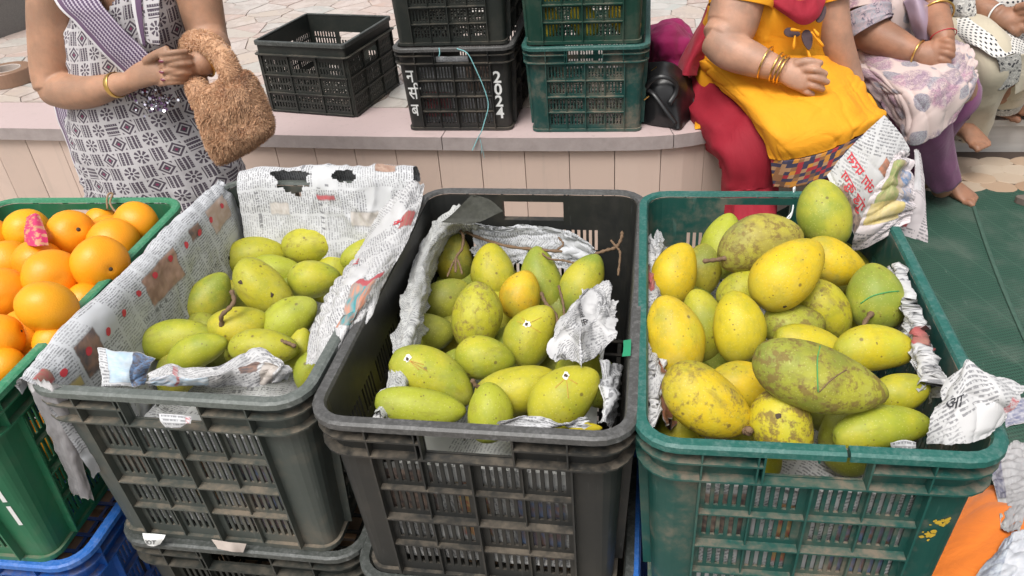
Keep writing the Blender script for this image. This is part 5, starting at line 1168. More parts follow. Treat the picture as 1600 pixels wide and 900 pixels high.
# --- woman standing at the left, block-print kurta
W1 = empty('person', (-1.26, 1.9, 0)); W1.location = (0, 0, 0)
tag(W1, 'person standing in a purple and white block-print sleeveless kurta, hands clasped', 'person')
W1Y = 1.90; fy = 1.745
f7 = lambda a, b: [PY(a[0], a[1], fy - .022), PY((a[0] * 2 + b[0]) / 3, (a[1] * 2 + b[1]) / 3 - 1.5, fy - .040), PY((a[0] + b[0] * 2) / 3, (a[1] + b[1] * 2) / 3 - 1, fy - .038), PY(b[0], b[1], fy - .020)]
f8 = lambda a, b: [PY(a[0], a[1], fy - .010), PY((a[0] * 2 + b[0]) / 3, (a[1] * 2 + b[1]) / 3 - 1, fy - .034), PY((a[0] + b[0] * 2) / 3, (a[1] + b[1] * 2) / 3 - .5, fy - .043), PY(b[0], b[1], fy - .043)]
tubes = [
    (F_([(95, -70, 1.90), (84, 10, 1.88), (84, 70, 1.86), (83, 112, 1.84), (86, 140, 1.82)]), [.066, .062, .060, .055, .050]),
    (F_([(86, 138, 1.83), (108, 143, 1.80), (142, 143, 1.775), (178, 134, 1.755), (208, 126, 1.742)]), [.047, .046, .040, .030, .0245]),
    (F_([(200, 128, 1.745), (222, 116, 1.735), (246, 107, 1.73), (262, 106, 1.735)]), [(.023, .020), (.033, .021), (.036, .018), (.034, .015)], (-FWD)),
    (F_([(300, -60, 1.92), (312, 0, 1.90), (322, 45, 1.88), (330, 72, 1.85)]), [.060, .054, .049, .044]),
    (F_([(332, 70, 1.85), (330, 84, 1.80), (318, 96, 1.765), (303, 103, 1.748)]), [.044, .040, .034, .026]),
    (F_([(306, 103, 1.755), (290, 103, 1.75), (270, 104, 1.752)]), [(.025, .022), (.034, .020), (.034, .015)], (-FWD)),
]
for (a, b) in (((240, 88), (293, 80)), ((252, 104), (300, 99)), ((252, 118), (299, 113)), ((248, 131), (292, 128))):      # fingers of her right hand
    tubes.append((f7(a, b), [.0076, .0078, .0070, .0062]))
for (a, b) in (((298, 89), (251, 95)), ((300, 106), (251, 112)), ((298, 120), (253, 124))):                          # fingers of her left hand between them
    tubes.append((f8(a, b), [.0072, .0074, .0068, .0058]))
tubes.append((F_([(228, 96, 1.728), (243, 86, 1.715), (262, 76, 1.712)]), [.011, .0105, .0085]))
tz = [(-.06, 1.30), (-.06, 1.15), (-.02, 1.0), (0, .8), (0, .62)]
cx1 = PY(205, 0, 1.9).x
tubes.append(([(cx1 - .01, 1.9, 1.26), (cx1, 1.9, 1.16), PY(205, 20, 1.9), PY(212, 100, 1.9), PY(235, 200, 1.9), PY(262, 280, 1.9)], [(.075, .05), (.10, .075), (.105, .085), (.105, .085), (.11, .09), (.11, .09)], (0, 1, 0)))
tubes.append(([(cx1 - .13, 1.9, 1.17), (cx1, 1.9, 1.20), (cx1 + .13, 1.9, 1.17)], [.05, .055, .05]))
hx1 = PY(262, 280, 1.9).x
for sx in (-.065, .065): tubes.append(([(hx1 + sx, 1.9, .60), (hx1 + sx, 1.9, .40), (hx1 + sx, 1.9, .08)], [.075, .055, .042])); tubes += foot((hx1 + sx, 1.93, 0), (hx1 + sx * 1.3, 1.71, 0))
hc = (cx1, 1.885, 1.43); tubes += headparts(hc, neck=Vector((cx1, 1.9, 1.2)))
b1 = body(W1, tubes, .0030, SKIN1, 2); hair(W1, hc)
rings = [ring_px(-100, 132, 272, W1Y, .068), ring_px(-45, 118, 282, W1Y, .092), ring_px(0, 122, 283, W1Y, .112), ring_px(50, 121, 292, W1Y, .130), ring_px(110, 118, 300, W1Y, .128), ring_px(170, 120, 325, W1Y, .135), ring_px(230, 132, 358, W1Y, .140), ring_px(300, 150, 385, W1Y, .140), ring_px(400, 178, 405, W1Y, .135), ring_px(520, 205, 420, W1Y, .13)]
k1 = loft('kurta', rings, 150, 130, BLOCK, W1, .009, 7, 3, cut=lambda u, v: (v < .235 - abs(u - .245) * 2.6))
# yoke, placket and dupatta
surf('placket', [F_([(222, -25, 1.79), (224, 20, 1.768), (228, 68, 1.758)]), F_([(250, -25, 1.79), (249, 20, 1.768), (250, 72, 1.758)])], 30, 14, BLOCK, W1, .001, 20, thick=.0015)
surf('neck_border', [F_([(203, -25, 1.785), (208, 20, 1.764), (221, 70, 1.756)]), F_([(220, -25, 1.785), (222, 20, 1.764), (228, 74, 1.754)])], 30, 12, PURPLE, W1, .001, 20, thick=.0015)
surf('dupatta', [F_([(62, -60, 1.86), (88, 5, 1.775), (118, 38, 1.752), (150, 72, 1.745), (188, 110, 1.742), (215, 140, 1.745)]), F_([(90, -60, 1.85), (112, 0, 1.765), (140, 32, 1.745), (170, 64, 1.738), (204, 100, 1.736), (232, 132, 1.74)]), F_([(125, -60, 1.85), (155, 0, 1.765), (178, 30, 1.745), (202, 56, 1.738), (232, 84, 1.735), (262, 118, 1.74)])], 90, 36, PURPLE, W1, .004, 10, thick=.002, seed=5)
surf('dupatta_end', [F_([(70, 120, 1.99), (86, 172, 1.98), (104, 225, 1.97), (124, 280, 1.96)]), F_([(90, 118, 1.97), (100, 172, 1.955), (116, 225, 1.945), (136, 286, 1.935)]), F_([(112, 120, 1.96), (118, 172, 1.95), (130, 225, 1.94), (150, 280, 1.93)])], 60, 30, PURPLE, W1, .004, 12, thick=.002, seed=7)
g = MB(); rr = random.Random(5)
for k in range(130):
    px, py = rr.gauss(243, 14), rr.gauss(158, 9); p = PY(px, py, 1.752 + .0006 * (k % 5)); s_ = rr.uniform(.0022, .0042); n = (-FWD + Vector((rr.uniform(-.6, .6), 0, rr.uniform(-.6, .6)))).normalized(); a = n.orthogonal().normalized(); b = n.cross(a)
    g.add([p + (a * math.cos(t * 1.047) + b * math.sin(t * 1.047)) * s_ for t in range(6)], [tuple(range(6))], k % 3)
sq = [finish(begin('silver_sequin'), (.75, .75, .80), .18, metal=1.0), finish(begin('plum_sequin'), (.16, .08, .18), .25, metal=.6), finish(begin('grey_sequin'), (.35, .33, .40), .2, metal=1.0)]
g.build('sequin_patch', sq, W1)
bangle(W1, PY(181, 133, 1.7545), PY(208, 126, 1.742) - PY(178, 134, 1.755), .0305, .0014, 'gold_bracelet', wide=5.5)
bangle(W1, PY(318, 97, 1.764), PY(303, 103, 1.748) - PY(326, 90, 1.785), .036, .0032, 'gold_bangle')
bangle(W1, PY(253, 86, 1.722), PY(293, 80, fy) - PY(240, 88, fy), .0098, .0013, 'ring')
for (x, y) in ((250.5, 95.5), (251, 112.5), (253, 124.5)): nail(W1, x + 1.5, y - .5, fy - .0495, (-1, 0))
# fur handbag hung on her forearm
FB = empty('handbag', (0, 0, 0)); tag(FB, 'fluffy tan faux-fur handbag hanging from a forearm', 'handbag')
corner = [PY(301, 148, 1.70), PY(388, 102, 1.72), PY(433, 206, 1.70), PY(340, 264, 1.68)]
vs = []; fs = []; n = 28; cen = sum(corner, Vector()) / 4; nrm = Vector((0.05, -1, .25)).normalized()
for side in (1, -1):
    for i in range(n + 1):
        for j in range(n + 1):
            u, v = i / n, j / n; uu, vv = 2 * u - 1, 2 * v - 1; q = 1 - .10 * (uu * uu * vv * vv); p = corner[0] * (1 - u) * (1 - v) + corner[1] * u * (1 - v) + corner[2] * u * v + corner[3] * (1 - u) * v
            p = cen + (p - cen) * q; t = (max(0, 1 - uu ** 4) * max(0, 1 - vv ** 4)) ** .5; h = .048 * t + .010 * mn.noise(p * 22) * t - .012 * t * math.exp(-((u - .35) ** 2 + (v - .2) ** 2) / .012)
            vs.append(p + nrm * (h * side))
N2_ = (n + 1) ** 2
for side in (0, 1):
    for i in range(n):
        for j in range(n):
            a = side * N2_ + i * (n + 1) + j; f = (a, a + n + 1, a + n + 2, a + 1); fs.append(f if side else f[::-1])
bagm = mesh('bag_body', vs, fs, True); set_col(bagm, 'tone', [(.25, .25, .25, 1)] * len(vs)); bb = link('bag_body', bagm, FUR, FB)
hp = catmull(F_([(318, 165, 1.70), (309, 140, 1.715), (303, 116, 1.82), (296, 84, 1.84), (303, 66, 1.80), (326, 68, 1.755), (347, 88, 1.72), (360, 116, 1.70), (362, 150, 1.70)]), 40); hv, hf = tube(hp, [.0245] * 40, 14); hm = mesh('bag_handle', hv, hf, True); set_col(hm, 'tone', [(.25, .25, .25, 1)] * len(hv)); hb = link('bag_handle', hm, FUR, FB)
def furry(src, count, L, seed, parent):
    rr = random.Random(seed); me = src.data; me.calc_loop_triangles(); tri = [tuple(t.vertices) for t in me.loop_triangles]; co = [v.co.copy() for v in me.vertices]; no = [v.normal.copy() for v in me.vertices]
    ar = [((co[b] - co[a]).cross(co[c] - co[a])).length for a, b, c in tri]; V_ = []; Fs = []; C_ = []
    for k in rr.choices(range(len(tri)), ar, k=count):
        a, b, c = tri[k]; u, v = rr.random(), rr.random()
        if u + v > 1: u, v = 1 - u, 1 - v
        p = co[a] + (co[b] - co[a]) * u + (co[c] - co[a]) * v; nn = no[a].lerp(no[b], u).normalized(); sw = Vector((fold(p, 30, 1), fold(p, 30, 2), fold(p, 30, 3) - .35)); cl = Vector((fold(p, 90, 4), fold(p, 90, 5), fold(p, 90, 6)))
        d = (nn * .75 + sw * .9 + cl * .7 + Vector((rr.uniform(-.25, .25), rr.uniform(-.25, .25), rr.uniform(-.25, .25)))).normalized(); l = L * rr.uniform(.6, 1.25); s_ = d.orthogonal().normalized(); s_.rotate(Matrix.Rotation(rr.uniform(0, 6.28), 3, d)); s_ *= .0007; t = rr.random(); i = len(V_)
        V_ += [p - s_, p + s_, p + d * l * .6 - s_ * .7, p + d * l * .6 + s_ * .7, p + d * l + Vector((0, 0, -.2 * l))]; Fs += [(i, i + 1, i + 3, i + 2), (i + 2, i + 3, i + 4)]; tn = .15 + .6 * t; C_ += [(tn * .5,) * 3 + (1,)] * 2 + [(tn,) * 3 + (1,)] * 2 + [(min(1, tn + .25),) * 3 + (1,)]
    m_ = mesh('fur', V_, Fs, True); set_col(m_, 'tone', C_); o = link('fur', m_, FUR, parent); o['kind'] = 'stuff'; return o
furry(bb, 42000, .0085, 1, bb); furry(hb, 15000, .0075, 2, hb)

# --- woman in yellow
W2 = empty('person', (0, 0, 0)); tag(W2, 'person seated in a marigold yellow kurta with red trousers and gold bangles', 'person')
tubes = [
    (F_([(1180, -90, 2.64), (1158, -20, 2.58), (1143, 40, 2.53), (1126, 64, 2.50)]), [.086, .081, .076, .064]),
    (F_([(1122, 60, 2.51), (1140, 78, 2.47), (1175, 93, 2.43), (1205, 104, 2.40), (1226, 112, 2.385)]), [.060, .058, .050, .038, .031]),
    (F_([(1220, 110, 2.39), (1238, 113, 2.38), (1256, 119, 2.372), (1266, 123, 2.37)]), [(.032, .026), (.044, .026), (.046, .023), (.040, .018)], (-FWD)),
    (F_([(1244, 100, 2.378), (1262, 96, 2.365), (1284, 99, 2.36)]), [.0145, .012, .0095]),
    (F_([(1254, 108, 2.366), (1274, 109, 2.345), (1291, 116, 2.352)]), [.0115, .0108, .0092]),
    (F_([(1256, 119, 2.364), (1276, 122, 2.342), (1294, 129, 2.350)]), [.0115, .0108, .0092]),
    (F_([(1253, 129, 2.366), (1271, 134, 2.345), (1287, 140, 2.354)]), [.0112, .0105, .0088]),
    (F_([(1246, 136, 2.370), (1259, 143, 2.352), (1271, 148, 2.358)]), [.0108, .0098, .0082]),
    (F_([(1288, -70, 2.70), (1294, 10, 2.66), (1304, 60, 2.64), (1320, 104, 2.64), (1334, 134, 2.62)]), [.068, .062, .054, .046, .035]),
    (F_([(1334, 134, 2.62), (1344, 150, 2.60)]), [(.03, .02), (.034, .016)]),
]
c2x = PY(1200, 0, 2.74).x
tubes.append(([(c2x + .02, 2.74, 1.0), (c2x + .01, 2.72, .88), (c2x, 2.73, .72), (c2x, 2.76, .56)], [(.10, .08), (.15, .11), (.16, .12), (.19, .15)], (0, 1, 0)))
tubes.append((F_([(1150, -90, 2.68), (1215, -115, 2.72), (1290, -90, 2.72)]), [.06, .07, .06]))
hc2 = (c2x + .03, 2.70, 1.245); tubes += headparts(hc2, neck=Vector((c2x + .02, 2.73, 1.0)))
tubes.append((F_([(1128, 165, 2.74), (1152, 215, 2.44), (1167, 243, 2.37)]) + F_([(1170, 300, 2.36)]) + [PZ(1165, 420, .09)], [.09, .075, .065, .05, .038]))
tubes.append((F_([(1260, 150, 2.74), (1300, 192, 2.54), (1325, 222, 2.47)]) + F_([(1330, 280, 2.46), (1334, 355, 2.47)]), [.09, .075, .065, .05, .038]))
pa, pb = PZ(1165, 420, .09), PY(1334, 355, 2.47)
tubes += foot((pa.x, pa.y + .04, 0), (pa.x + .07, pa.y - .17, 0)) + foot((pb.x, pb.y + .04, 0), (pb.x + .09, pb.y - .16, 0))
body(W2, tubes, .0036, SKIN2, 2); hair(W2, hc2)
rings = [(Vector((c2x + .02, 2.73, 1.06)), .10, .08, (1, .15, 0)), ring_px(-105, 1125, 1302, 2.72, .115), ring_px(-60, 1115, 1300, 2.72, .14), ring_px(0, 1108, 1300, 2.71, .165), ring_px(50, 1096, 1300, 2.72, .165), ring_px(100, 1086, 1308, 2.73, .175), ring_px(140, 1080, 1318, 2.76, .20)]
loft('kurta', rings, 110, 70, YELLOW, W2, .010, 6, 11)
lap = [F_([(1080, 100, 2.74), (1110, 92, 2.60), (1200, 85, 2.545), (1275, 88, 2.56), (1312, 90, 2.66)]), F_([(1093, 118, 2.68), (1145, 128, 2.47), (1220, 126, 2.44), (1298, 122, 2.47), (1336, 112, 2.57)]), F_([(1125, 140, 2.55), (1180, 165, 2.33), (1250, 162, 2.31), (1320, 150, 2.37), (1358, 140, 2.49)]), F_([(1158, 170, 2.42), (1202, 203, 2.235), (1265, 198, 2.245), (1338, 178, 2.32), (1378, 165, 2.44)]), F_([(1185, 210, 2.30), (1222, 232, 2.205), (1280, 220, 2.225), (1348, 194, 2.29), (1385, 176, 2.41)]), F_([(1204, 248, 2.25), (1235, 250, 2.21), (1290, 238, 2.23), (1348, 210, 2.29), (1383, 187, 2.40)])]
surf('kurta_skirt', lap, 110, 110, YELLOW, W2, .008, 6, thick=.002, seed=13, wr=.014, wdir=(11, 3))
surf('hem_band', [lap[-1], F_([(1206, 270, 2.245), (1240, 272, 2.208), (1294, 256, 2.228), (1342, 230, 2.285), (1376, 204, 2.39)]), F_([(1208, 292, 2.24), (1245, 292, 2.206), (1297, 276, 2.226), (1336, 252, 2.28), (1368, 224, 2.38)])], 70, 24, PATCH, W2, .003, 10, thick=.002, seed=13)
def leg(name, parent, pts, rad, mat_, seed, amp=.010, sc=7):
    P = catmull(pts, 60); Rr = catmull([(r, r) for r in rad], 60); vs, fs = tube(P, [tuple(q) for q in Rr], 30, False); out = []; 
    for i in range(60):
        c_ = Vector(P[i])
        for j in range(30):
            q = Vector(vs[i * 30 + j]); d = (q - c_).normalized(); out.append(q + d * amp * (fold((j / 30 * 2, i / 60 * .8, 0), sc, seed) + .9 * crease((j / 30 * .75, i / 60 * .35, 1), sc, seed) ** 3 + .35 * math.sin(j * 6.283 * 5 / 30 + 3 * fold((i / 60 * 1.5, j / 30, 2), 2, seed)) * min(1, i / 30)))
    me = mesh(name, out, fs, True); L_ = np.concatenate([[0], np.cumsum(np.linalg.norm(np.diff(P, axis=0), axis=1))]); set_uv(me, [(j / 30 * 6.28 * Rr[i][0], L_[i]) for i in range(60) for j in range(30)])
    o = link(name, me, mat_, parent); md = o.modifiers.new('thickness', 'SOLIDIFY'); md.thickness = .002; return o
leg('trouser_leg', W2, F_([(1125, 130, 2.80), (1122, 172, 2.64), (1150, 214, 2.44), (1169, 244, 2.36), (1174, 300, 2.35)]) + [PZ(1172, 410, .14)], [.112, .102, .086, .076, .074, .074], RED, 3, .017, 8)
leg('trouser_leg', W2, F_([(1265, 140, 2.78), (1285, 178, 2.62), (1318, 212, 2.50), (1325, 240, 2.46), (1322, 295, 2.46), (1328, 350, 2.47)]), [.13, .10, .075, .072, .085, .085], RED, 5)
surf('dupatta', [F_([(1135, -40, 2.80), (1108, 5, 2.78), (1086, 50, 2.74), (1064, 95, 2.70), (1058, 116, 2.68)]), F_([(1152, -40, 2.74), (1122, 5, 2.70), (1098, 55, 2.66), (1076, 98, 2.62), (1070, 118, 2.61)]), F_([(1170, -40, 2.74), (1142, 5, 2.72), (1118, 60, 2.68), (1094, 102, 2.65), (1088, 118, 2.64)])], 60, 40, REDVEIL, W2, .012, 9, thick=.002, seed=15)
surf('dupatta_drape', [F_([(1190, -30, 2.56), (1203, 5, 2.535), (1232, 28, 2.515), (1256, 38, 2.51), (1278, 26, 2.525), (1290, 2, 2.55), (1296, -30, 2.58)]), F_([(1198, -30, 2.56), (1212, 0, 2.53), (1236, 18, 2.51), (1255, 24, 2.505), (1272, 16, 2.52), (1282, -5, 2.55), (1288, -32, 2.58)]), F_([(1212, -45, 2.58), (1225, -15, 2.55), (1240, -2, 2.53), (1253, 0, 2.525), (1265, -4, 2.54), (1272, -20, 2.56), (1278, -45, 2.60)])], 90, 34, REDVEIL, W2, .010, 14, thick=.002, seed=17)
leg('sleeve', W2, F_([(1185, -90, 2.66), (1166, -30, 2.60), (1158, 12, 2.565)]), [.098, .098, .094], YELLOW, 7, .004)
for q in ((1196, 98), (1213, 105), (1219, 108), (1224, 110)): 
    p = PY(q[0], q[1], 2.405 - (q[0] - 1196) * .0007); bangle(W2, p, PY(1226, 112, 2.385) - PY(1175, 93, 2.43), .047 - (q[0] - 1196) * .00028, .0028, 'gold_bangle')
leg('sleeve', W2, F_([(1284, -95, 2.71), (1289, -40, 2.675), (1293, 0, 2.66)]), [.078, .078, .074], YELLOW, 8, .003)
DKLEAF = simple('dark_brocade', (.05, .025, .03), .6, .5, 200)
for (x, y, a, l, w_) in ((1238, 51, -12, 13, 7), (1262, 62, -80, 16, 8), (1284, 22, 65, 14, 6)):
    c_ = PY(x, y, 2.512 if x < 1280 else 2.535); k = mpp(c_); an = math.radians(a); X_ = RIGHT * math.cos(an) - DOWN * math.sin(an); Y_ = RIGHT * math.sin(an) + DOWN * math.cos(an)
    vs = [c_ + X_ * (l * k * math.cos(t)) + Y_ * (w_ * k * math.sin(t) * (1 - .3 * math.cos(t))) for t in np.linspace(0, 6.28, 17)[:-1]]; vs += [v - FWD * -.004 for v in vs]; m_ = 16
    link('leaf_patch', mesh('leaf_patch', vs, [tuple(range(m_))[::-1], tuple(range(m_, 2 * m_))] + [(i, (i + 1) % m_, (i + 1) % m_ + m_, i + m_) for i in range(m_)]), DKLEAF, W2)
for (x, y, x2, y2) in ((1242, 56, 1240, 76), (1250, 48, 1236, 46), (1268, 50, 1286, 72), (1262, 78, 1266, 92), (1272, 46, 1279, 56)):
    g = MB(); g.tube(catmull(F_([(x, y, 2.503), ((x + x2) / 2, (y + y2) / 2, 2.495), (x2, y2, 2.492)]), 8), [.003, .003, .0035, .004, .0045, .005, .005, .004], 7); g.build('tassel', YELLOW, W2, True)
o = surf('kurta_corner', [Z3([(1088, 186, PT + .02), (1100, 180, PT + .03), (1112, 184, PT + .02)]), Z3([(1085, 196, PT + .006), (1100, 194, PT + .02), (1120, 194, PT + .012)]), Z3([(1086, 202, PT + .003), (1102, 200, PT + .006), (1122, 197, PT + .005)])], 18, 14, YELLOW, W2, .003, 25, thick=.002, seed=19)

# --- woman in floral print
W3 = empty('person', (0, 0, 0)); tag(W3, 'person seated in pale floral print with mauve trousers, hands clasped, feet bare', 'person')
tubes = [
    (F_([(1345, -80, 3.02), (1346, -20, 2.95), (1350, 30, 2.88), (1356, 50, 2.86)]), [.075, .072, .068, .062]),
    (F_([(1352, 48, 2.87), (1382, 62, 2.82), (1412, 75, 2.77), (1436, 83, 2.74)]), [.062, .058, .046, .033]),
    (F_([(1432, 82, 2.745), (1450, 84, 2.73), (1466, 86, 2.72)]), [(.032, .026), (.044, .028), (.038, .022)], (-FWD)),
    (F_([(1440, -70, 3.05), (1450, -15, 2.95), (1460, 20, 2.87), (1472, 52, 2.77), (1476, 66, 2.745)]), [.062, .056, .047, .036, .030]),
    (F_([(1476, 62, 2.75), (1472, 78, 2.725), (1464, 92, 2.712)]), [(.032, .024), (.042, .026), (.036, .02)], (-FWD)),
    (F_([(1468, 72, 2.715), (1482, 74, 2.70), (1490, 80, 2.705)]), [.0112, .0106, .0088]),
    (F_([(1466, 80, 2.712), (1480, 83, 2.695), (1490, 88, 2.70)]), [.0112, .0106, .0088]),
    (F_([(1462, 90, 2.71), (1474, 94, 2.693), (1484, 98, 2.70)]), [.0108, .0102, .0086]),
    (F_([(1456, 98, 2.712), (1466, 103, 2.695), (1476, 104, 2.70)]), [.0108, .0098, .0082]),
    (F_([(1470, 66, 2.725), (1480, 64, 2.708), (1488, 70, 2.706)]), [.0122, .0115, .0095]),
]
c3x = PY(1378, 0, 3.06).x
tubes.append(([(c3x, 3.06, .96), (c3x, 3.05, .84), (c3x, 3.06, .70), (c3x + .02, 3.08, .56)], [(.09, .07), (.13, .10), (.14, .11), (.17, .14)], (0, 1, 0)))
tubes.append((F_([(1340, -80, 3.04), (1385, -95, 3.06), (1440, -75, 3.06)]), [.055, .065, .055]))
hc3 = (c3x + .02, 3.03, 1.20); tubes += headparts(hc3, neck=Vector((c3x, 3.06, .96)))
a3 = PZ(1472, 296, .05); tubes.append((F_([(1410, 130, 2.95), (1440, 165, 2.70), (1446, 180, 2.66), (1460, 235, 2.74)]) + [a3], [.085, .07, .06, .048, .036]))
tubes += foot(PZ(1470, 306, .0) + Vector((0, .03, 0)), PZ(1527, 322, .0))
a4 = PZ(1446, 284, .05); tubes.append((F_([(1440, 120, 2.98), (1490, 140, 2.78), (1480, 160, 2.76), (1455, 225, 2.88)]) + [a4], [.085, .07, .06, .046, .036])); tubes += foot(PZ(1436, 290, .0), PZ(1490, 299, .0))
body(W3, tubes, .0038, SKIN3, 1); hair(W3, hc3)
rings = [(Vector((c3x, 3.06, 1.0)), .11, .08, (1, .3, 0)), ring_px(-50, 1320, 1440, 3.05, .11), ring_px(0, 1312, 1432, 3.04, .14), ring_px(45, 1310, 1428, 3.04, .15), ring_px(95, 1308, 1440, 3.06, .17)]
loft('kurta', rings, 100, 60, FLORAL, W3, .009, 7, 21)
leg('sleeve', W3, F_([(1345, -80, 3.02), (1344, -20, 2.95), (1348, 25, 2.885)]), [.086, .090, .088], FLORAL, 9, .005)
leg('sleeve_border', W3, F_([(1347, 22, 2.888), (1352, 40, 2.865), (1356, 48, 2.856)]), [.0885, .087, .085], SLEEVE, 9, .003)
leg('sleeve', W3, F_([(1442, -75, 3.05), (1450, -20, 2.95), (1454, 8, 2.905)]), [.075, .072, .068], SLEEVE, 10, .004)
lap3 = [F_([(1308, 85, 3.00), (1345, 80, 2.87), (1395, 74, 2.83), (1440, 66, 2.86), (1470, 50, 2.95)]), F_([(1325, 105, 2.88), (1378, 110, 2.70), (1430, 102, 2.68), (1485, 92, 2.72), (1515, 70, 2.86)]), F_([(1350, 135, 2.76), (1405, 148, 2.56), (1455, 138, 2.55), (1510, 118, 2.62), (1532, 98, 2.76)]), F_([(1378, 168, 2.66), (1420, 188, 2.52), (1468, 172, 2.52), (1516, 140, 2.60), (1534, 120, 2.72)]), F_([(1398, 195, 2.60), (1424, 226, 2.52), (1466, 213, 2.52), (1496, 185, 2.58), (1522, 150, 2.68)])]
surf('kurta_skirt', lap3, 120, 100, FLORAL, W3, .014, 7, thick=.002, seed=23, wr=.015, wdir=(12, 3))
leg('trouser_leg', W3, F_([(1425, 130, 2.92), (1438, 165, 2.70), (1440, 185, 2.655), (1456, 235, 2.745)]) + [PZ(1476, 282, .115)], [.12, .095, .088, .070, .052], MAUVE, 11, .006)
leg('trouser_leg', W3, F_([(1450, 120, 2.98), (1486, 145, 2.80), (1470, 170, 2.78), (1448, 225, 2.88)]) + [PZ(1446, 272, .10)], [.11, .09, .085, .066, .054], MAUVE, 12, .006)
bangle(W3, PY(1434, 82, 2.742), PY(1436, 83, 2.74) - PY(1412, 75, 2.77), .0385, .0032, 'gold_bangle')
bangle(W3, PY(1464, 22, 2.862), PY(1472, 52, 2.77) - PY(1460, 20, 2.87), .051, .0034, 'gold_bangle')
bangle(W3, PY(1474, 56, 2.765), PY(1476, 66, 2.745) - PY(1472, 52, 2.77), .039, .0018, 'red_thread', simple('red_thread', (.45, .02, .04), .7))
PU = empty('purse', (0, 0, 0)); tag(PU, 'shiny mauve satin purse held in the lap of the floral dressed person', 'purse')
for nm, yo in (('front_panel', 0.0), ('back_panel', .05)): surf(nm, [F_([(1412, 2, 2.86 + yo), (1432, -6, 2.83 + yo), (1452, 6, 2.86 + yo)]), F_([(1420, 30, 2.84 + yo), (1440, 26, 2.80 + yo), (1460, 40, 2.84 + yo)]), F_([(1432, 62, 2.83 + yo), (1448, 64, 2.80 + yo), (1464, 62, 2.83 + yo)])], 24, 24, SATIN, PU, .006, 12, thick=.003, seed=25)
# --- woman in cream trousers
W4 = empty('person', (0, 0, 0)); tag(W4, 'person seated in cream trousers with a black dotted white scarf across the lap', 'person')
tubes = [(F_([(1500, -90, 3.45), (1502, -30, 3.36), (1514, 8, 3.28)]), [.062, .058, .052]), (F_([(1510, 4, 3.29), (1535, 14, 3.22), (1562, 24, 3.16)]), [.052, .046, .032]), (F_([(1558, 23, 3.17), (1578, 28, 3.14), (1594, 26, 3.13)]), [(.032, .026), (.044, .028), (.038, .022)], (-FWD))]
for (a, b, c_) in (((1588, 12), (1604, 8), (1618, 14)), ((1590, 20), (1608, 18), (1620, 24)), ((1590, 28), (1608, 30), (1620, 35)), ((1584, 36), (1598, 44), (1608, 50)), ((1572, 38), (1584, 48), (1592, 54))): tubes.append((F_([(*a, 3.125), (*b, 3.105), (*c_, 3.11)]), [.014, .013, .011]))
c4x = PY(1545, -20, 3.45).x
tubes.append(([(c4x, 3.46, .98), (c4x, 3.45, .86), (c4x, 3.46, .70), (c4x, 3.46, .58)], [(.09, .07), (.12, .09), (.13, .10), (.16, .13)], (0, 1, 0))); hc4 = (c4x + .02, 3.42, 1.22); tubes += headparts(hc4, neck=Vector((c4x, 3.46, .98)))
tubes.append((F_([(1602, -90, 3.50), (1620, -20, 3.38), (1625, 10, 3.25), (1612, 20, 3.14)]), [.06, .05, .042, .03]))
a5 = PY(1508, 200, 3.36); tubes.append((F_([(1510, 55, 3.30), (1540, 90, 3.08), (1530, 125, 3.10)]) + [a5], [.085, .065, .052, .036])); tubes += foot(PZ(1496, 212, .152) + Vector((0, .02, 0)), PZ(1540, 238, .150))
a6 = PZ(1552, 168, .2); tubes.append((F_([(1570, 55, 3.36), (1590, 95, 3.16)]) + [a6], [.08, .062, .036])); tubes += foot(PZ(1540, 178, .152), PZ(1596, 190, .152))
body(W4, tubes, .0048, SKIN4, 1); hair(W4, hc4)
leg('trouser_leg', W4, F_([(1490, 50, 3.36), (1510, 62, 3.20), (1545, 92, 3.06), (1536, 130, 3.10), (1522, 165, 3.16), (1512, 198, 3.22)]), [.12, .10, .085, .082, .080, .078], CREAM, 13, .007)
leg('hem_trim', W4, F_([(1514, 190, 3.207), (1512, 194, 3.213), (1511, 199, 3.22)]), [.0815, .0815, .081], PAISLEY, 13, .0)
leg('trouser_leg', W4, F_([(1560, 60, 3.42), (1590, 100, 3.20), (1578, 130, 3.26), (1566, 160, 3.30)]), [.11, .085, .080, .070], CREAM, 14, .006)
leg('hem_trim', W4, F_([(1570, 151, 3.286), (1568, 156, 3.293), (1566, 161, 3.30)]), [.0745, .0735, .0725], PAISLEY, 14, .0)
surf('scarf', [F_([(1462, 38, 3.28), (1490, 24, 3.22), (1520, 20, 3.22), (1560, 30, 3.20), (1600, 40, 3.24)]), F_([(1480, 48, 3.18), (1510, 50, 3.08), (1540, 52, 3.04), (1575, 62, 3.05), (1605, 72, 3.10)]), F_([(1500, 62, 3.10), (1528, 74, 3.00), (1558, 90, 2.965), (1585, 84, 3.00), (1606, 90, 3.06)])], 70, 60, DOTS, W4, .006, 8, thick=.002, seed=27)
surf('scarf_border', [F_([(1556, 88, 2.96), (1574, 88, 2.972), (1594, 82, 3.01)]), F_([(1562, 112, 2.975), (1576, 110, 2.985), (1596, 104, 3.02)]), F_([(1560, 142, 3.0), (1575, 138, 3.005), (1592, 128, 3.03)])], 30, 40, PAISLEY, W4, .005, 10, thick=.002, seed=29)
surf('scarf_fringe', [F_([(1584, 88, 3.0), (1600, 84, 3.03), (1620, 80, 3.05)]), F_([(1586, 120, 3.02), (1602, 118, 3.05), (1622, 112, 3.07)]), F_([(1584, 148, 3.05), (1598, 142, 3.07), (1620, 130, 3.09)])], 30, 30, CREAM, W4, .006, 10, thick=.002, seed=30)
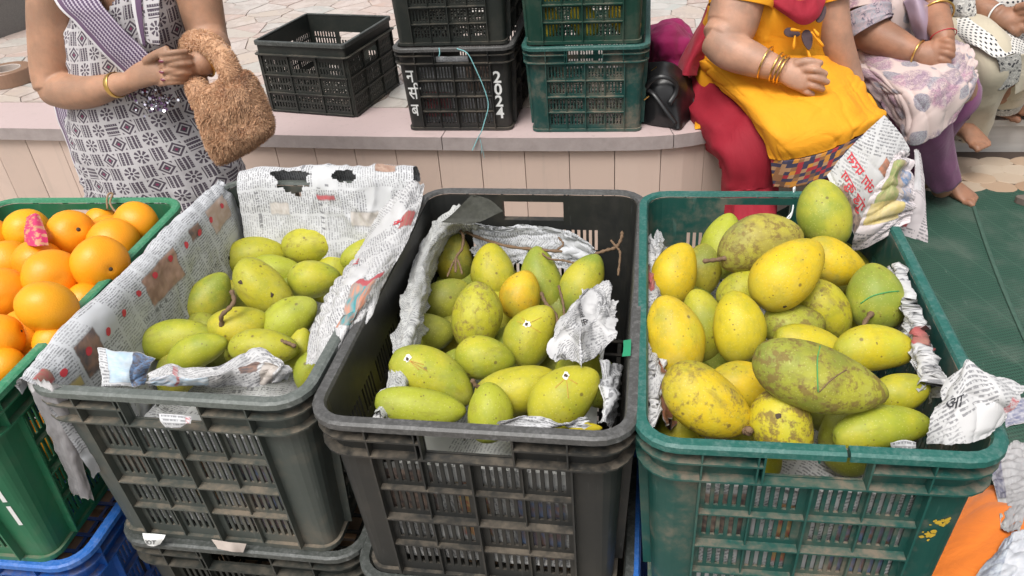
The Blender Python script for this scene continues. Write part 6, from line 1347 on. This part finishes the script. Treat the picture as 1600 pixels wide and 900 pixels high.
rings = [(Vector((c4x, 3.46, 1.02)), .11, .08, (1, .3, 0)), ring_px(-60, 1485, 1612, 3.45, .11), ring_px(-10, 1480, 1615, 3.44, .14), ring_px(40, 1478, 1622, 3.46, .16)]
loft('kurta', rings, 80, 40, DOTS, W4, .008, 7, 31)
leg('sleeve', W4, F_([(1498, -90, 3.45), (1498, -35, 3.37), (1506, 0, 3.30)]), [.075, .076, .074], PAISLEY, 15, .005)
surf('shawl', [F_([(1460, -30, 3.35), (1468, 0, 3.27), (1480, 24, 3.22), (1500, 38, 3.20)]), F_([(1486, -35, 3.28), (1492, -4, 3.21), (1502, 18, 3.18), (1514, 32, 3.17)]), F_([(1515, -40, 3.28), (1522, -10, 3.22), (1524, 8, 3.19), (1526, 22, 3.17)])], 40, 30, PAISLEY, W4, .008, 10, thick=.002, seed=33)
bangle(W4, PY(1557, 23, 3.17), PY(1562, 24, 3.16) - PY(1535, 14, 3.22), .040, .003, 'white_bangle', WHITEPAINT)
# --- last person, cut by the right edge
W5 = empty('person', (0, 0, 0)); tag(W5, 'person at the right edge, only a bare foot and mustard cloth showing', 'person')
c5x = PY(1640, -20, 3.85).x
tubes = [([(c5x, 3.86, .98), (c5x, 3.85, .86), (c5x, 3.86, .70), (c5x, 3.86, .58)], [(.09, .07), (.13, .10), (.14, .11), (.17, .14)], (0, 1, 0))]; hc5 = (c5x, 3.84, 1.22); tubes += headparts(hc5, neck=Vector((c5x, 3.86, .98)))
a7 = PZ(1596, 172, .2); tubes.append((F_([(1640, 60, 3.70), (1640, 95, 3.45)]) + [a7], [.08, .065, .036])); tubes += foot(PZ(1588, 178, .152) + Vector((0, .06, 0)), PZ(1640, 196, .152))
for sx in (1660, 1700): tubes.append((F_([(sx, -60, 3.85), (sx + 10, 0, 3.75), (sx + 5, 30, 3.55)]), [.06, .052, .04]))
body(W5, tubes, .007, SKIN4, 4); hair(W5, hc5)
surf('kurta_skirt', [F_([(1590, 60, 3.72), (1640, 55, 3.66), (1700, 60, 3.70)]), F_([(1592, 110, 3.48), (1640, 105, 3.38), (1700, 110, 3.44)]), F_([(1588, 150, 3.46), (1640, 160, 3.38), (1700, 165, 3.42)])], 40, 30, YELLOW, W5, .01, 7, thick=.002, seed=35)
loft('kurta', [(Vector((c5x, 3.86, 1.02)), .11, .08, (1, .3, 0)), (Vector((c5x, 3.85, .86)), .16, .13, (1, 0, 0)), (Vector((c5x, 3.86, .52)), .2, .17, (1, 0, 0))], 60, 30, YELLOW, W5, .008, 7, 37)

# ------------------------------------------------------------------ small things on the platform and ground
tp = empty('tape_roll', PZ(-4, 140, PT) + Vector((0, .09, 0))); tag(tp, 'roll of brown packing tape on the platform at the left edge', 'tape roll')
def annulus(r0, r1, z0, z1, n=40):
    vs = []; fs = []
    for k in range(n):
        c_, s_ = math.cos(2 * math.pi * k / n), math.sin(2 * math.pi * k / n); vs += [(r1 * c_, r1 * s_, z0), (r1 * c_, r1 * s_, z1), (r0 * c_, r0 * s_, z1), (r0 * c_, r0 * s_, z0)]
    for k in range(n):
        for j in range(4): fs.append((k * 4 + j, ((k + 1) % n) * 4 + j, ((k + 1) % n) * 4 + (j + 1) % 4, k * 4 + (j + 1) % 4))
    return vs, fs
for nm, r0, r1, z, m_ in (('tape', .062, .10, .062, TAPE), ('core', .055, .0618, .063, CARD)):
    vs, fs = annulus(r0, r1, .001, z); o = link(nm, mesh(nm, vs, fs), m_, tp); md = o.modifiers.new('b', 'BEVEL'); md.width = .002
# black leather handbag leaning beside the yellow woman
BG = empty('leather_bag', (0, 0, 0)); tag(BG, 'slouching black leather handbag beside the green crates on the platform', 'handbag')
surf('bag_front', [F_([(1004, 102, 2.66), (1020, 97, 2.62), (1042, 98, 2.60), (1062, 108, 2.62), (1080, 125, 2.68)]), F_([(1000, 130, 2.60), (1020, 132, 2.54), (1045, 130, 2.535), (1066, 135, 2.55), (1085, 150, 2.62)]), F_([(1000, 165, 2.56), (1022, 168, 2.51), (1045, 168, 2.50), (1066, 168, 2.52), (1084, 172, 2.60)])[:] , [PZ(1002, 192, PT + .004), PZ(1022, 196, PT + .004), PZ(1044, 199, PT + .004), PZ(1062, 202, PT + .004), PZ(1078, 186, PT + .004)]], 50, 50, LEATHER, BG, .012, 10, False, .004, 41)
surf('bag_back', [F_([(1004, 102, 2.66), (1020, 97, 2.68), (1042, 98, 2.70), (1062, 108, 2.70), (1080, 125, 2.68)]), [PZ(1004, 150, PT + .06), PZ(1030, 150, PT + .06), PZ(1050, 150, PT + .06), PZ(1070, 152, PT + .06), PZ(1084, 156, PT + .06)], [PZ(1004, 178, PT + .004), PZ(1030, 178, PT + .004), PZ(1050, 176, PT + .004), PZ(1070, 176, PT + .004), PZ(1080, 180, PT + .004)]], 30, 30, LEATHER, BG, .004, 10, False, .004, 43)
g = MB(); g.tube(catmull(F_([(1008, 142, 2.535), (1016, 128, 2.515), (1030, 120, 2.505), (1046, 122, 2.505), (1057, 132, 2.51), (1056, 146, 2.505), (1046, 162, 2.49)]), 36), [(.0085, .003)] * 36, 8, flat=-FWD); g.build('strap', LEATHER, BG, True)
g = MB(); g.tube(catmull(F_([(1012, 140, 2.530), (1024, 150, 2.508), (1040, 172, 2.485), (1056, 194, 2.47)]) , 24), [(.0075, .003)] * 24, 8, flat=-FWD); g.build('strap', LEATHER, BG, True)
for (x, y, y2) in ((1010, 153, 2.522), (1022, 108, 2.59)): g = MB(); g.tube([PY(x - 4, y + 3, y2), PY(x + 4, y - 3, y2)], .0022, 6); g.build('gold_bar', GOLD, BG)
MG = surf('magenta_cloth', [Z3([(1006, 60, PT + .10), (1020, 40, PT + .14), (1045, 26, PT + .17), (1072, 40, PT + .13), (1086, 60, PT + .08)]), Z3([(1006, 80, PT + .12), (1025, 62, PT + .19), (1050, 55, PT + .20), (1072, 66, PT + .16), (1088, 84, PT + .10)]), Z3([(1008, 108, PT + .03), (1028, 104, PT + .08), (1050, 108, PT + .09), (1070, 112, PT + .07), (1086, 112, PT + .03)])], 60, 50, MAGENTA, None, .022, 11, False, .003, 45); tag(MG, 'magenta cloth bundle lying behind the black leather handbag', 'cloth')
MG2 = surf('magenta_cloth', [Z3([(810, 62, PT + .12), (822, 58, PT + .15), (840, 62, PT + .12)]), Z3([(806, 85, PT + .12), (822, 82, PT + .16), (840, 88, PT + .12)]), Z3([(808, 118, PT + .005), (824, 120, PT + .01), (840, 118, PT + .005)])], 30, 30, MAGENTA, None, .012, 14, False, .003, 47); tag(MG2, 'magenta cloth corner peeping out between the two stacks on the platform', 'cloth')
SD = empty('sandal', (0, 0, 0)); tag(SD, 'grey sandal on the mat at the right edge', 'sandal')
p0, p1 = PZ(1588, 320, .0), PZ(1660, 330, .0); d = (p1 - p0).normalized(); s_ = Vector((-d.y, d.x, 0)); out = []
for t in range(20):
    th = 2 * math.pi * t / 20; out.append(p0 + d * (.12 + .13 * math.cos(th)) + s_ * (.042 * math.sin(th) * (1 + .15 * math.cos(th))))
vs = [v + Vector((0, 0, .011)) for v in out] + [v + Vector((0, 0, .034)) for v in out]; link('sole', mesh('sole', vs, [tuple(range(20))[::-1], tuple(range(20, 40))] + [(i, (i + 1) % 20, (i + 1) % 20 + 20, i + 20) for i in range(20)]), RUBBER, SD)
for q in (.05, .15):
    g = MB(); g.tube(catmull([p0 + d * q - s_ * .04 + Vector((0, 0, .03)), p0 + d * (q + .01) + Vector((0, 0, .07)), p0 + d * q + s_ * .04 + Vector((0, 0, .03))], 12), [(.014, .003)] * 12, 8, flat=d.cross(Vector((0, 0, 1)))); g.build('strap', RUBBER, SD, True)
